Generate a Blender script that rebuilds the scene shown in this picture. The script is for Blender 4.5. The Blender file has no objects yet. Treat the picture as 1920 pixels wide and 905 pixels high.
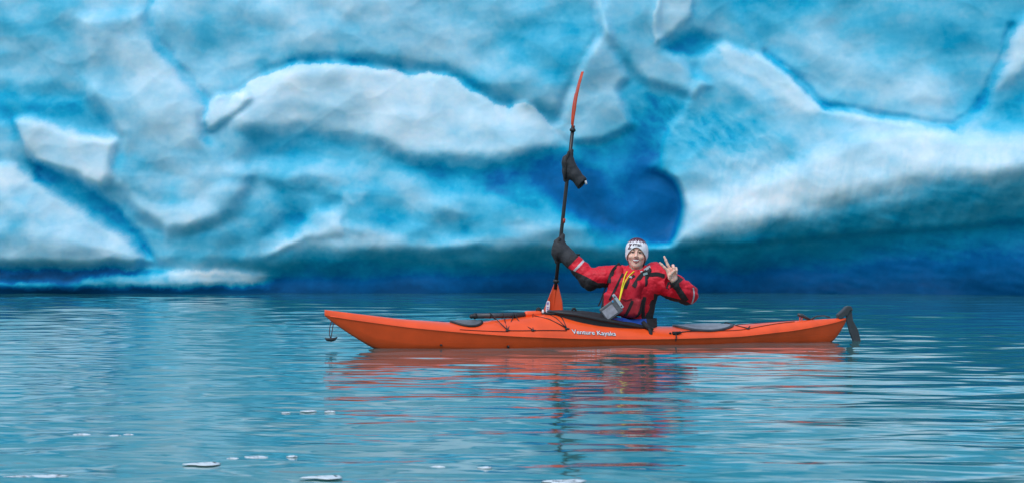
import bpy, bmesh, math, random
import numpy as np
from mathutils import Vector, Matrix, Euler

random.seed(7)
np.random.seed(7)
R = math.radians
scene = bpy.context.scene
col = scene.collection
# ------------------------------------------------------------------ camera
CAM_H = 1.05          # eye height above the water
FPX = 4686.0          # focal length in pixels of a 1920 px wide picture
cam_data = bpy.data.cameras.new('camera')
cam = bpy.data.objects.new('camera', cam_data)
col.objects.link(cam)
cam.location = (0, 0, CAM_H)
cam.rotation_euler = (R(90), 0, 0)
cam_data.sensor_width = 36
cam_data.lens = FPX / 1920 * 36
cam_data.shift_y = -30.5 / 1920
cam_data.clip_start = 0.3
cam_data.clip_end = 20000
cam_data.dof.use_dof = True
cam_data.dof.focus_distance = 21.8
cam_data.dof.aperture_fstop = 8.0
scene.camera = cam
# ------------------------------------------------------------------ sky and sun
SUN_EL, SUN_AZ = 56, -150     # the sun is high behind the camera's left shoulder
world = bpy.data.worlds.new('World')
scene.world = world
world.use_nodes = True
wt = world.node_tree
wt.nodes.clear()
wo = wt.nodes.new('ShaderNodeOutputWorld')
wb = wt.nodes.new('ShaderNodeBackground')
sky = wt.nodes.new('ShaderNodeTexSky')
sky.sky_type = 'NISHITA'
sky.sun_disc = False
sky.sun_elevation = R(SUN_EL)
sky.sun_rotation = R(SUN_AZ)
sky.air_density = 1.0
sky.dust_density = 0.6
# cloud cover: greyer than the clear sky, and darker towards the horizon than overhead
hs = wt.nodes.new('ShaderNodeHueSaturation')
hs.inputs['Saturation'].default_value = 0.75
tc = wt.nodes.new('ShaderNodeTexCoord')
sx = wt.nodes.new('ShaderNodeSeparateXYZ')
mr = wt.nodes.new('ShaderNodeMapRange')
mr.inputs['From Min'].default_value = 0.0
mr.inputs['From Max'].default_value = 0.9
mr.inputs['To Min'].default_value = 0.62
mr.inputs['To Max'].default_value = 1.45
mx = wt.nodes.new('ShaderNodeVectorMath'); mx.operation = 'SCALE'
wt.links.new(sky.outputs[0], hs.inputs['Color'])
wt.links.new(tc.outputs['Generated'], sx.inputs[0])
wt.links.new(sx.outputs['Z'], mr.inputs['Value'])
wt.links.new(hs.outputs[0], mx.inputs[0])
wt.links.new(mr.outputs[0], mx.inputs['Scale'])
wt.links.new(mx.outputs[0], wb.inputs['Color'])
wb.inputs['Strength'].default_value = 0.15
wt.links.new(wb.outputs[0], wo.inputs[0])
sun_data = bpy.data.lights.new('sun', 'SUN')
sun_data.energy = 1.35
sun_data.angle = R(45)
sun_data.color = (1.0, 0.96, 0.9)
sun = bpy.data.objects.new('sun', sun_data)
col.objects.link(sun)
az = R(SUN_AZ)
sdir = Vector((math.sin(az) * math.cos(R(SUN_EL)), math.cos(az) * math.cos(R(SUN_EL)), math.sin(R(SUN_EL))))
sun.rotation_euler = sdir.to_track_quat('Z', 'Y').to_euler()
sun.location = (-6, -4, 30)
# ------------------------------------------------------------------ exposure
vs = scene.view_settings
vs.view_transform = 'Standard'
vs.look = 'None'
vs.exposure = 0.24
vs.gamma = 1.0
vs.use_curve_mapping = False
scene.cycles.use_denoising = True
scene.cycles.max_bounces = 8
scene.cycles.diffuse_bounces = 4
scene.cycles.glossy_bounces = 4
scene.cycles.caustics_reflective = False
scene.cycles.caustics_refractive = False
scene.cycles.sample_clamp_indirect = 6

# ================================================================== helpers
def tag(o, label=None, cat=None, group=None, kind=None):
    if label: o['label'] = label
    if cat: o['category'] = cat
    if group: o['group'] = group
    if kind: o['kind'] = kind
    return o

def empty(name, loc=(0, 0, 0), rz=0.0):
    o = bpy.data.objects.new(name, None)
    col.objects.link(o)
    o.location = loc
    o.rotation_euler = (0, 0, rz)
    o.empty_display_size = 0.1
    return o

def mesh_obj(name, verts, faces, mats=(), parent=None, smooth=True, face_mats=None):
    me = bpy.data.meshes.new(name)
    verts = np.asarray(verts, dtype=np.float32)
    if isinstance(faces, np.ndarray):
        n, k = faces.shape
        me.vertices.add(len(verts)); me.vertices.foreach_set('co', verts.ravel())
        me.loops.add(n * k); me.loops.foreach_set('vertex_index', faces.astype(np.int32).ravel())
        me.polygons.add(n)
        me.polygons.foreach_set('loop_start', np.arange(0, n * k, k, dtype=np.int32))
        me.polygons.foreach_set('loop_total', np.full(n, k, dtype=np.int32))
        me.update(calc_edges=True)
    else:
        me.from_pydata([tuple(map(float, v)) for v in verts], [], faces)
    me.validate()
    if smooth:
        me.polygons.foreach_set('use_smooth', np.ones(len(me.polygons), dtype=bool))
    for m in (mats if isinstance(mats, (list, tuple)) else [mats]):
        me.materials.append(m)
    if face_mats is not None:
        me.polygons.foreach_set('material_index', np.asarray(face_mats, dtype=np.int32))
    me.update()
    o = bpy.data.objects.new(name, me)
    col.objects.link(o)
    if parent is not None: o.parent = parent
    return o

class MB:
    """collects simple shapes and links them as one mesh object"""
    def __init__(s): s.v = []; s.f = []
    def add(s, v, f):
        b = len(s.v); s.v += [tuple(map(float, p)) for p in v]; s.f += [tuple(i + b for i in q) for q in f]
    def tube(s, pts, r, n=8, cap=True, flat=1.0):
        pts = [Vector(p) for p in pts]
        rs = r if isinstance(r, (list, tuple)) else [r] * len(pts)
        up = None; rings = []
        for i, p in enumerate(pts):
            t = (pts[min(i + 1, len(pts) - 1)] - pts[max(i - 1, 0)]).normalized()
            if up is None:
                a = Vector((0, 0, 1)) if abs(t.z) < .9 else Vector((1, 0, 0))
                up = (a - t * a.dot(t)).normalized()
            else:
                up = (up - t * up.dot(t)).normalized()
            sd = t.cross(up)
            rings.append([p + (up * math.cos(2 * math.pi * k / n) * flat + sd * math.sin(2 * math.pi * k / n)) * rs[i] for k in range(n)])
        v = [q for ring in rings for q in ring]; f = []
        for i in range(len(rings) - 1):
            for k in range(n):
                f.append((i * n + k, i * n + (k + 1) % n, (i + 1) * n + (k + 1) % n, (i + 1) * n + k))
        if cap:
            f.append(tuple(range(n - 1, -1, -1))); f.append(tuple((len(rings) - 1) * n + k for k in range(n)))
        s.add(v, f)
    def box(s, c, h, rot=None):
        c = Vector(c); m = rot or Matrix.Identity(3)
        v = [c + m @ Vector((x * h[0], y * h[1], z * h[2])) for x in (-1, 1) for y in (-1, 1) for z in (-1, 1)]
        s.add(v, [(0, 1, 3, 2), (4, 6, 7, 5), (0, 4, 5, 1), (2, 3, 7, 6), (0, 2, 6, 4), (1, 5, 7, 3)])
    def ball(s, c, r, n=10, m=7, rot=None):
        c = Vector(c); rr = r if isinstance(r, (list, tuple)) else (r, r, r); M = rot or Matrix.Identity(3)
        v = []; f = []
        for i in range(m + 1):
            th = math.pi * i / m
            for k in range(n):
                ph = 2 * math.pi * k / n
                v.append(c + M @ Vector((rr[0] * math.sin(th) * math.cos(ph), rr[1] * math.sin(th) * math.sin(ph), rr[2] * math.cos(th))))
        for i in range(m):
            for k in range(n):
                f.append((i * n + k, (i + 1) * n + k, (i + 1) * n + (k + 1) % n, i * n + (k + 1) % n))
        s.add(v, f)
    def build(s, name, mats, parent=None, smooth=True, bevel=0.0):
        o = mesh_obj(name, s.v, s.f, mats, parent, smooth)
        bm = bmesh.new(); bm.from_mesh(o.data)
        bmesh.ops.remove_doubles(bm, verts=bm.verts, dist=1e-5)
        bmesh.ops.recalc_face_normals(bm, faces=bm.faces)
        bm.to_mesh(o.data); bm.free()
        if bevel:
            b = o.modifiers.new('bevel', 'BEVEL'); b.width = bevel; b.segments = 2; b.limit_method = 'ANGLE'
        return o

def spline(pts, n):
    """Catmull-Rom through pts"""
    P = [Vector(p) for p in pts]; P = [2 * P[0] - P[1]] + P + [2 * P[-1] - P[-2]]
    out = []; m = len(P) - 3
    for i in range(n):
        u = i / (n - 1) * m; k = min(int(u), m - 1); t = u - k
        a, b, c, d = P[k:k + 4]
        out.append(.5 * ((2 * b) + (c - a) * t + (2 * a - 5 * b + 4 * c - d) * t * t + (3 * b - a - 3 * c + d) * t ** 3))
    return out

# ---- materials
def principled(name, base, rough=.5, metallic=0.0, spec=.5, coat=0.0, var=0.0, vscale=20.0, bump=0.0, bscale=60.0, alpha=1.0, sss=0.0, sheen=0.0):
    m = bpy.data.materials.new(name); m.use_nodes = True
    nt = m.node_tree; b = nt.nodes['Principled BSDF']
    b.inputs['Base Color'].default_value = (*base, 1)
    b.inputs['Roughness'].default_value = rough
    b.inputs['Metallic'].default_value = metallic
    b.inputs['Specular IOR Level'].default_value = spec
    b.inputs['Coat Weight'].default_value = coat
    b.inputs['Alpha'].default_value = alpha
    if sheen: b.inputs['Sheen Weight'].default_value = sheen
    if sss:
        b.inputs['Subsurface Weight'].default_value = sss
        b.inputs['Subsurface Radius'].default_value = (0.012, 0.005, 0.003)
        b.inputs['Subsurface Scale'].default_value = 1.0
    if var or bump:
        tcn = nt.nodes.new('ShaderNodeTexCoord')
    if var:
        n = nt.nodes.new('ShaderNodeTexNoise'); n.inputs['Scale'].default_value = vscale; n.inputs['Detail'].default_value = 4
        nt.links.new(tcn.outputs['Object'], n.inputs['Vector'])
        r = nt.nodes.new('ShaderNodeMapRange'); r.inputs['From Min'].default_value = .3; r.inputs['From Max'].default_value = .7
        r.inputs['To Min'].default_value = 1 - var; r.inputs['To Max'].default_value = 1 + var
        nt.links.new(n.outputs['Fac'], r.inputs['Value'])
        s = nt.nodes.new('ShaderNodeVectorMath'); s.operation = 'SCALE'; s.inputs[0].default_value = base
        nt.links.new(r.outputs[0], s.inputs['Scale']); nt.links.new(s.outputs[0], b.inputs['Base Color'])
        r2 = nt.nodes.new('ShaderNodeMapRange'); r2.inputs['To Min'].default_value = max(0, rough - .12); r2.inputs['To Max'].default_value = min(1, rough + .12)
        nt.links.new(n.outputs['Fac'], r2.inputs['Value']); nt.links.new(r2.outputs[0], b.inputs['Roughness'])
    if bump:
        n2 = nt.nodes.new('ShaderNodeTexNoise'); n2.inputs['Scale'].default_value = bscale; n2.inputs['Detail'].default_value = 3
        nt.links.new(tcn.outputs['Object'], n2.inputs['Vector'])
        bp = nt.nodes.new('ShaderNodeBump'); bp.inputs['Strength'].default_value = bump; bp.inputs['Distance'].default_value = .01
        nt.links.new(n2.outputs['Fac'], bp.inputs['Height']); nt.links.new(bp.outputs[0], b.inputs['Normal'])
    return m

# ---- numpy noise
_perm = np.random.RandomState(3).permutation(4096)
def _hash(ix, iy):
    return _perm[(_perm[ix & 4095] + iy) & 4095]
def perlin(x, y):
    x0 = np.floor(x).astype(np.int64); y0 = np.floor(y).astype(np.int64)
    fx = x - x0; fy = y - y0
    u = fx * fx * fx * (fx * (fx * 6 - 15) + 10); v = fy * fy * fy * (fy * (fy * 6 - 15) + 10)
    def g(ix, iy, dx, dy):
        a = _hash(ix, iy) * (2 * np.pi / 4096)
        return np.cos(a) * dx + np.sin(a) * dy
    n00 = g(x0, y0, fx, fy); n10 = g(x0 + 1, y0, fx - 1, fy)
    n01 = g(x0, y0 + 1, fx, fy - 1); n11 = g(x0 + 1, y0 + 1, fx - 1, fy - 1)
    return 1.5 * ((n00 * (1 - u) + n10 * u) * (1 - v) + (n01 * (1 - u) + n11 * u) * v)
def fbm(x, y, o=5, g=.5):
    s = 0; a = 1; t = 0
    for i in range(o):
        s = s + a * perlin(x + 17.3 * i, y - 9.1 * i); t += a; a *= g; x = x * 2.03; y = y * 2.03
    return s / t
def ridged(x, y, o=4):
    s = 0; a = 1; t = 0
    for i in range(o):
        s = s + a * (1 - np.abs(perlin(x + 31.7 * i, y + 5.2 * i))) ** 2; t += a; a *= .5; x = x * 2.1; y = y * 2.1
    return s / t
def sstep(a, b, x):
    t = np.clip((x - a) / (b - a), 0, 1)
    return t * t * (3 - 2 * t)
def poly_sd(poly, X, Y):
    """signed distance to a closed polygon, positive inside"""
    d = np.full(X.shape, 1e9); ins = np.zeros(X.shape, bool)
    n = len(poly)
    for i in range(n):
        x1, y1 = poly[i]; x2, y2 = poly[(i + 1) % n]
        ex, ey = x2 - x1, y2 - y1
        t = np.clip(((X - x1) * ex + (Y - y1) * ey) / (ex * ex + ey * ey + 1e-9), 0, 1)
        d = np.minimum(d, (X - x1 - t * ex) ** 2 + (Y - y1 - t * ey) ** 2)
        c = ((y1 > Y) != (y2 > Y)) & (X < (x2 - x1) * (Y - y1) / ((y2 - y1) if y2 != y1 else 1e-9) + x1)
        ins ^= c
    d = np.sqrt(d)
    return np.where(ins, d, -d)
def line_d(pts, X, Y):
    d = np.full(X.shape, 1e9)
    for (x1, y1), (x2, y2) in zip(pts[:-1], pts[1:]):
        ex, ey = x2 - x1, y2 - y1
        t = np.clip(((X - x1) * ex + (Y - y1) * ey) / (ex * ex + ey * ey + 1e-9), 0, 1)
        d = np.minimum(d, (X - x1 - t * ex) ** 2 + (Y - y1 - t * ey) ** 2)
    return np.sqrt(d)
def curve(pts, X):
    p = np.array(pts, float)
    return np.interp(X, p[:, 0], p[:, 1])
# ================================================================== iceberg
# designed on a plan of its face: 122 plan units to the metre, unit 960 straight ahead of the camera, waterline at unit 550
ICE_Y = 40.0
def build_iceberg():
    S = 38.4 / FPX
    xs = np.concatenate([np.linspace(-22, -9.02, 170), np.arange(-9, 9, 0.0175), np.linspace(9.02, 22, 170)])
    zs = np.concatenate([np.arange(-0.4, 5.3, 0.0165), np.linspace(5.3, 8.0, 50)])
    x, z = np.meshgrid(xs, zs)
    PX = 960 + x / S; PY = 422 - (z - CAM_H) / S
    # wander the plan so that no edge is a clean curve
    wx = 12 * fbm(PX / 95, PY / 95, 3)
    wy = 9 * fbm(PX / 85 + 40, PY / 85 + 11, 3)
    calm = 1 - .96 * np.exp(-(((PX - 1265) / 70) ** 2 + ((PY - 380) / 90) ** 2))
    U = PX + wx * calm; V = PY + wy * calm
    F = 1.62 - 0.10 * z + 0.30 * fbm(x / 2.6, z / 2.0, 3)
    # snowy, bubbly crust (1) to dense clear blue ice (0 and below); G also paints crevice shade in
    K = np.interp(PX, [-200, 300, 700, 1000, 1150, 1300, 1600, 2000], [.46, .52, .48, .40, .36, .40, .40, .34]) + 0 * PY
    K = K - .07 - .15 * sstep(230, 420, PY) * (1 - sstep(1250, 1400, PX)) * sstep(150, 400, PX)
    def P(poly, w, amt, crust=None, cw=None, inner=None, lean=0.0):
        """swell (or hollow) inside a plan outline; lean makes its lower part stand further out than its top"""
        nonlocal F, K
        sd = poly_sd(poly, U, V)
        m = sstep(-w, w, sd)
        if inner: m = m * (0.45 + .55 * sstep(0, inner, sd))
        ys_ = [p_[1] for p_ in poly]; tt = np.clip((V - max(min(ys_), -20)) / (max(ys_) - max(min(ys_), -20)), 0, 1)
        F = F + .55 * amt * m * (1 - lean + 2 * lean * tt)
        if crust is not None:
            c = sstep(-(cw or w), (cw or w), sd); K = K + crust * c
        return m, sd
    def G(pts, w, depth, crust=0.0, cw=None):  # shallow crevice of blue ice, its shade painted into the colour
        nonlocal F, K
        d = line_d(pts, U, V) - 2
        F = F - .09 * depth * np.exp(-(np.maximum(d, 0) / (w * 1.5)) ** 2)
        K = K + .62 * crust * (.35 + 1.0 * np.clip(.5 + fbm(PX / 38 + 7, PY / 38, 3), 0, 1)) * np.exp(-(np.maximum(d, 0) / (cw or w * 1.4)) ** 2)
    # upper facets
    P([(285, -120), (290, 50), (330, 125), (390, 185), (440, 165), (540, 112), (700, 102), (830, 128), (960, 188), (1040, 208), (1085, 130), (1118, 60), (1115, -120)], 9, .12, .02)
    P([(640, 20), (760, 5), (900, 60), (870, 110), (760, 115), (690, 80)], 34, .12, .22)
    P([(430, 0), (640, -30), (660, 60), (560, 100), (450, 110), (520, 60)], 34, .10, .18)
    P([(350, 30), (450, 20), (520, 50), (450, 95), (370, 90)], 26, -.05, -.16)
    P([(640, -60), (800, -60), (780, 0), (650, 20)], 20, .1, .2)
    P([(930, 50), (1060, 20), (1115, 50), (1085, 120), (1020, 150), (960, 110)], 22, -.06, -.24)
    P([(970, 60), (1040, 55), (1060, 85), (1000, 100)], 16, .03, .14)
    P([(900, 150), (1000, 130), (1060, 150), (1040, 200), (960, 180)], 20, .04, .08)
    P([(-40, 155), (60, 162), (150, 165), (200, 215), (215, 250), (150, 252), (60, 222), (-40, 222)], 18, -.20, -.36)
    P([(-60, -60), (150, -60), (170, 60), (90, 110), (-60, 90)], 40, .05, -.05)
    # block left of the long crevice
    P([(150, 30), (260, 20), (285, 75), (330, 140), (382, 200), (388, 258), (420, 300), (470, 330), (440, 400), (310, 440), (250, 390), (215, 340), (228, 260), (165, 180)], 16, .24, .12)
    P([(190, 60), (270, 60), (330, 150), (376, 210), (380, 260), (350, 290), (280, 250), (250, 180)], 24, .08, .16)
    P([(215, 280), (290, 300), (330, 330), (260, 340), (225, 330)], 18, -.06, -.22)
    P([(235, 365), (300, 390), (380, 385), (420, 345), (460, 350), (400, 420), (310, 435), (250, 400)], 14, .12, .16)
    G([(268, -60), (278, 60), (330, 135), (384, 196), (389, 262)], 7, .42, -.5, 9)
    G([(470, 345), (420, 390), (380, 430)], 12, .2, -.26, 16)
    # the arch
    top = [(385, 262), (400, 236), (425, 200), (445, 170), (490, 142), (540, 124), (640, 121), (760, 134), (830, 140), (875, 168), (950, 203), (985, 195), (1005, 205), (1025, 232), (1080, 262)]
    bot = [(385, 264), (470, 230), (560, 226), (640, 236), (700, 254), (780, 286), (870, 290), (950, 284), (1080, 268)]
    yt = curve(top, U); yb = curve(bot, U)
    t = (yb - V) / np.maximum(yb - yt, 4)
    on = sstep(418, 468, U) * (1 - sstep(1000, 1085, U))
    above = np.maximum(0, yt - V)
    body = np.where(t > 1, 1 - sstep(0, 7, above), np.where(t > 0, 1.0, 1 - sstep(0, 75, V - yb)))
    F = F + on * body * (.08 + .08 * (1 - np.clip(t, 0, 1)) ** .8)
    K = K + on * np.where(t > 1, 1 - sstep(0, 5, above), sstep(-.30, .12, t)) * (.42 + .10 * sstep(.2, .8, t))
    G([(500, 128), (560, 112), (640, 110), (760, 123), (835, 130), (880, 158), (955, 194)], 8, .5, -.52, 11)  # occlusion shadow over the arch, painted as bluer ice
    G([(480, 118), (560, 108), (640, 100), (740, 104)], 20, .10, -.24, 26)
    G([(1010, 205), (1040, 215), (1075, 250), (1110, 290)], 8, .2, -.3, 12)
    G([(800, 160), (835, 215), (870, 275)], 6, .12, -.14)
    G([(450, 205), (640, 190), (760, 210)], 14, .02, -.08, 22)
    P([(392, 190), (405, 177), (458, 174), (470, 190), (450, 212), (398, 248), (386, 228)], 4, .24, .34)
    G([(458, 176), (462, 192), (442, 210), (400, 246)], 2, .3, -.25, 3)
    # hollow beneath the arch and the fan of ice below it
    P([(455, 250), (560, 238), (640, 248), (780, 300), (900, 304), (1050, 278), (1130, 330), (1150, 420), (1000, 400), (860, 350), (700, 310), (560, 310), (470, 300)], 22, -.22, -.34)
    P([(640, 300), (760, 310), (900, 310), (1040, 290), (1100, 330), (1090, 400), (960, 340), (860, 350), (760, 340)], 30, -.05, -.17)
    P([(600, 285), (690, 280), (760, 320), (830, 370), (870, 400), (760, 400), (650, 360), (560, 330)], 22, .14, .22)
    P([(640, 355), (690, 360), (680, 385), (635, 385)], 8, .06, .26)
    P([(390, 270), (450, 262), (520, 280), (470, 300), (400, 300)], 18, .05, .10)
    P([(330, 300), (450, 310), (560, 320), (560, 390), (480, 430), (400, 452), (320, 442)], 26, .16, .02)
    P([(500, 470), (560, 440), (620, 415), (700, 425), (770, 455), (900, 450), (1000, 425), (1100, 418), (1120, 470)], 13, .12, .26)
    P([(590, 390), (640, 400), (640, 440), (570, 450), (500, 480), (560, 430)], 8, .10, .24)
    P([(860, 340), (960, 330), (1080, 400), (1080, 455), (900, 452), (760, 440), (800, 400)], 26, .12, .08)
    P([(500, 345), (590, 350), (640, 380), (600, 400), (560, 440), (500, 440), (540, 400)], 14, -.14, -.20)
    P([(700, 330), (800, 400), (900, 430), (860, 450), (700, 410), (600, 340)], 22, -.08, -.22)
    G([(545, 400), (590, 428), (570, 445)], 8, .22, -.34)
    # lumps on the left
    P([(-900, 295), (30, 312), (60, 335), (110, 378), (200, 428), (255, 462), (268, 480), (250, 500), (-900, 500)], 6, .42, .26, 8, inner=70, lean=.35)
    P([(-900, 300), (20, 314), (48, 330), (58, 350), (-900, 370)], 14, .05, .30)
    P([(-60, 390), (60, 400), (60, 460), (-60, 470)], 34, -.05, -.24)
    P([(20, 222), (60, 220), (140, 250), (217, 262), (207, 330), (190, 352), (140, 330), (60, 300), (42, 280)], 10, .26, .44, lean=.3)
    G([(14, 220), (36, 285), (60, 330)], 9, .4, -.40)
    P([(45, 300), (90, 312), (150, 345), (215, 385), (262, 440), (290, 486), (262, 470), (205, 422), (112, 370), (60, 330)], 8, -.22, -.46, 12)
    # peak and hanging ridge
    P([(1122, -60), (1128, 62), (1086, 135), (1062, 200), (1040, 236), (1075, 264), (1140, 264), (1192, 232), (1160, 170), (1178, 140), (1150, 95)], 8, .22, .34, 16)
    P([(1130, 62), (1168, 110), (1218, 152), (1300, 178), (1335, 160), (1262, 100), (1240, 60), (1240, -60), (1145, -60)], 10, .18, .10)
    P([(1190, 110), (1280, 110), (1300, 170), (1230, 160)], 18, .05, .16)
    P([(1232, 80), (1226, 40), (1242, -60), (1300, -60), (1300, 20), (1270, 60)], 5, .14, .34)
    P([(1250, 90), (1300, 52), (1352, 70), (1345, 92), (1300, 105)], 12, -.15, -.42)
    G([(1130, 70), (1165, 120), (1215, 165), (1250, 210)], 10, .16, -.26)
    # upper right face, mottled, behind the crest
    P([(1340, -60), (2900, -60), (2900, 20), (1880, 40), (1850, 125), (1810, 205), (1770, 236), (1600, 206), (1500, 152), (1440, 95)], 12, -.10, -.02)
    P([(1460, 40), (1560, 80), (1700, 140), (1780, 180), (1750, 225), (1640, 205), (1540, 170)], 36, .10, .26)
    P([(1320, -60), (1560, -60), (1500, 50), (1400, 70)], 34, -.04, -.20)
    P([(1620, 40), (1800, 60), (1830, 130), (1790, 180), (1700, 120)], 30, -.05, -.10)
    P([(1720, 130), (1765, 160), (1770, 200), (1700, 190)], 12, .06, .14)
    # right hand mass with its crest line
    P([(1330, 88), (1360, 80), (1440, 103), (1500, 160), (1545, 203), (1600, 212), (1640, 222), (1700, 237), (1768, 244), (1800, 224), (1828, 190), (1838, 150), (1852, 125), (1868, 62), (1892, 38), (2900, -30),
       (2900, 330), (1262, 470), (1275, 425), (1284, 388), (1275, 348), (1240, 322), (1250, 250), (1300, 170)], 5, .32, .20, 10, inner=120, lean=.3)
    P([(1352, 84), (1440, 106), (1498, 162), (1545, 206), (1520, 214), (1470, 190), (1420, 150), (1360, 118)], 10, .06, .30)
    P([(1550, 208), (1700, 240), (1770, 250), (1830, 200), (1850, 190), (1800, 262), (1650, 260)], 14, .04, .20)
    P([(1852, 128), (1868, 62), (1892, 38), (2900, 30), (2900, 120), (1900, 130), (1840, 175)], 12, .10, .34)
    P([(1830, 200), (1900, 150), (2900, 140), (2900, 280), (1900, 250), (1800, 250)], 30, -.18, -.34)
    P([(1505, 300), (1620, 250), (1800, 262), (2900, 275), (2900, 312), (1760, 330), (1600, 362), (1500, 400), (1400, 428), (1265, 452), (1290, 380), (1400, 350)], 20, .20, .34)
    G([(1440, 96), (1502, 154), (1548, 197), (1602, 206), (1642, 216), (1702, 231), (1768, 238), (1797, 220), (1824, 188), (1834, 148), (1848, 122), (1863, 60)], 3, .9, -.40, 5)  # thin shadow under the crest edge, painted as darker ice
    G([(1640, 250), (1780, 246), (1826, 212), (1832, 176)], 3, .2, -.22, 5)
    P([(1180, 190), (1330, 175), (1430, 265), (1340, 312), (1262, 326), (1200, 320)], 26, -.03, -.20)
    # scoop between peak and mass, and the deep pocket beneath it
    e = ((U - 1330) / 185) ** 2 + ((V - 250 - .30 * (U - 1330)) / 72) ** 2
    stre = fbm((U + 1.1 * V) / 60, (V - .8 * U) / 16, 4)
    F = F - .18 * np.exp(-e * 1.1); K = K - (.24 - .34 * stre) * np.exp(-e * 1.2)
    G([(1310, 135), (1370, 175), (1420, 225)], 10, .2, -.36)
    P([(1300, 290), (1400, 280), (1490, 310), (1490, 390), (1400, 420), (1290, 440)], 26, .05, .16)
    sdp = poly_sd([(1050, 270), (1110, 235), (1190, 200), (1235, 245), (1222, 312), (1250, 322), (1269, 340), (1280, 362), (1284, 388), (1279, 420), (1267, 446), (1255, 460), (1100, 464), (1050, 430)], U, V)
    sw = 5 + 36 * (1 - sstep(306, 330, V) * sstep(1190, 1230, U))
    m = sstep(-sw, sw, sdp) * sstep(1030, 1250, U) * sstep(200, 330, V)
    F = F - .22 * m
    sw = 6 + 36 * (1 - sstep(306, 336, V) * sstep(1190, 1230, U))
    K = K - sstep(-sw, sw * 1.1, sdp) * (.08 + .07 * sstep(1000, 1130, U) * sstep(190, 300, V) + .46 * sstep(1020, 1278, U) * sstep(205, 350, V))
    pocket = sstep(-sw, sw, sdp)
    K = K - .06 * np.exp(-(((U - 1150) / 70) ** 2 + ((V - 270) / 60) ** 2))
    G([(1500, 300), (1508, 330), (1500, 385)], 9, .12, -.20)
    # vertical flutes melted into the overhang on the right
    fl = sstep(1280, 1400, PX) * sstep(240, 330, PY)
    F = F + fl * .02 * fbm(PX / 13 + V / 55, PY / 120, 3)
    K = K + fl * .16 * fbm(PX / 9 + V / 40, PY / 110, 4)
    # the undercut along the water
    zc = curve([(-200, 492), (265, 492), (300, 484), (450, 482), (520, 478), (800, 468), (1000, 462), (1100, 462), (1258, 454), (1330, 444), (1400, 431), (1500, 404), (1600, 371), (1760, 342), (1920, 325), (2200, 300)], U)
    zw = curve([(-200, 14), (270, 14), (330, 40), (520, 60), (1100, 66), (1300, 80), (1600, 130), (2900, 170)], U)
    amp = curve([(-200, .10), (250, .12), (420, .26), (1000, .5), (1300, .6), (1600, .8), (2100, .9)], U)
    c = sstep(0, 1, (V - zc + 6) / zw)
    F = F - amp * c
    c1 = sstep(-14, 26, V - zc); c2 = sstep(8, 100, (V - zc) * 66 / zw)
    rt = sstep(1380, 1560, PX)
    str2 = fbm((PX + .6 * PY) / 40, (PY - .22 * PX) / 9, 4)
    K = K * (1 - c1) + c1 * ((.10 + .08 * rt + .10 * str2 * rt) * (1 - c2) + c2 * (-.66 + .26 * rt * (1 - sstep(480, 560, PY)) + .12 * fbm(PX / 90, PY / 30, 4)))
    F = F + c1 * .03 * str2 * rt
    F = F + 2.4 * sstep(1350, 2150, PX)
    # low foot of ice on the left
    mf, sdf = P([(-900, 520), (100, 517), (280, 505), (370, 497), (470, 502), (520, 516), (480, 540), (300, 547), (-900, 549)], 16, .20, None, inner=16)
    K = K + mf * (.85 + .3 * sstep(200, 330, U) * (1 - sstep(430, 500, U)) - .25 * (1 - sstep(60, 260, U)) + .5 * fbm(x * 2.4, z * 5, 4))
    F = F - .02 * sstep(540, 552, V) * (1 - sstep(480, 540, U))
    K = K - .25 * sstep(536, 549, V) * (1 - sstep(480, 540, U))
    # melt has rounded every edge of the berg
    g_ = np.exp(-.5 * (np.arange(-10, 11) / 1.8) ** 2); g_ /= g_.sum()
    Fp = np.pad(F, 10, mode='edge')
    Fp = sum(w_ * Fp[i:i + F.shape[0], :] for i, w_ in enumerate(g_))
    F = sum(w_ * Fp[:, i:i + F.shape[1]] for i, w_ in enumerate(g_))
    # the crust frays finely along its borders
    hx = calm * 8 * fbm(PX / 30, PY / 30, 4, .5) / (.0175 / S); hy = calm * 8 * fbm(PX / 28 + 5, PY / 28 + 3, 4, .5) / (.0165 / S)
    ii, jj = np.indices(K.shape)
    K = K[np.clip(np.rint(ii + hy), 0, K.shape[0] - 1).astype(int), np.clip(np.rint(jj + hx), 0, K.shape[1] - 1).astype(int)]
    # weathering at all scales
    bil = ridged(x * .8 + 3, z * 1.0, 2)
    hollow = 1 - .75 * sstep(.3, 1, c)
    F = F + hollow * (.04 * (bil - .5) + .05 * fbm(x * 1.1, z * 1.3, 2) + .007 * fbm(x * 4, z * 4 + 7, 3))
    K = K + hollow * (1 - .75 * pocket) * (.28 * fbm(x * .9 + .05 * wx, z * 1.6, 5, .58) + .27 * fbm(x * 2.2 + 9 + .03 * wy, z * 3.0, 5, .52) )
    # the top rounds back out of sight
    over = np.clip((z - 5.4) / 2.6, 0, 1)
    F = F - 7 * over ** 2.2
    y = ICE_Y - F
    nz, nx = x.shape
    idx = np.arange(nz * nx).reshape(nz, nx)
    q = np.stack([idx[:-1, :-1], idx[:-1, 1:], idx[1:, 1:], idx[1:, :-1]], -1).reshape(-1, 4)
    verts = np.stack([x, y, z], -1).reshape(-1, 3)
    # back of the berg, closed
    nb = len(verts)
    bx = xs; back = np.stack([bx, np.full_like(bx, 58.0), np.full_like(bx, 3.0)], -1)
    back2 = np.stack([bx, np.full_like(bx, 60.0), np.full_like(bx, -0.4)], -1)
    verts = np.concatenate([verts, back, back2])
    ib = nb + np.arange(nx); ib2 = ib + nx
    q2 = np.stack([idx[-1, :-1], idx[-1, 1:], ib[1:], ib[:-1]], -1)
    q3 = np.stack([ib[:-1], ib[1:], ib2[1:], ib2[:-1]], -1)
    faces = np.concatenate([q, q2, q3])
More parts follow.
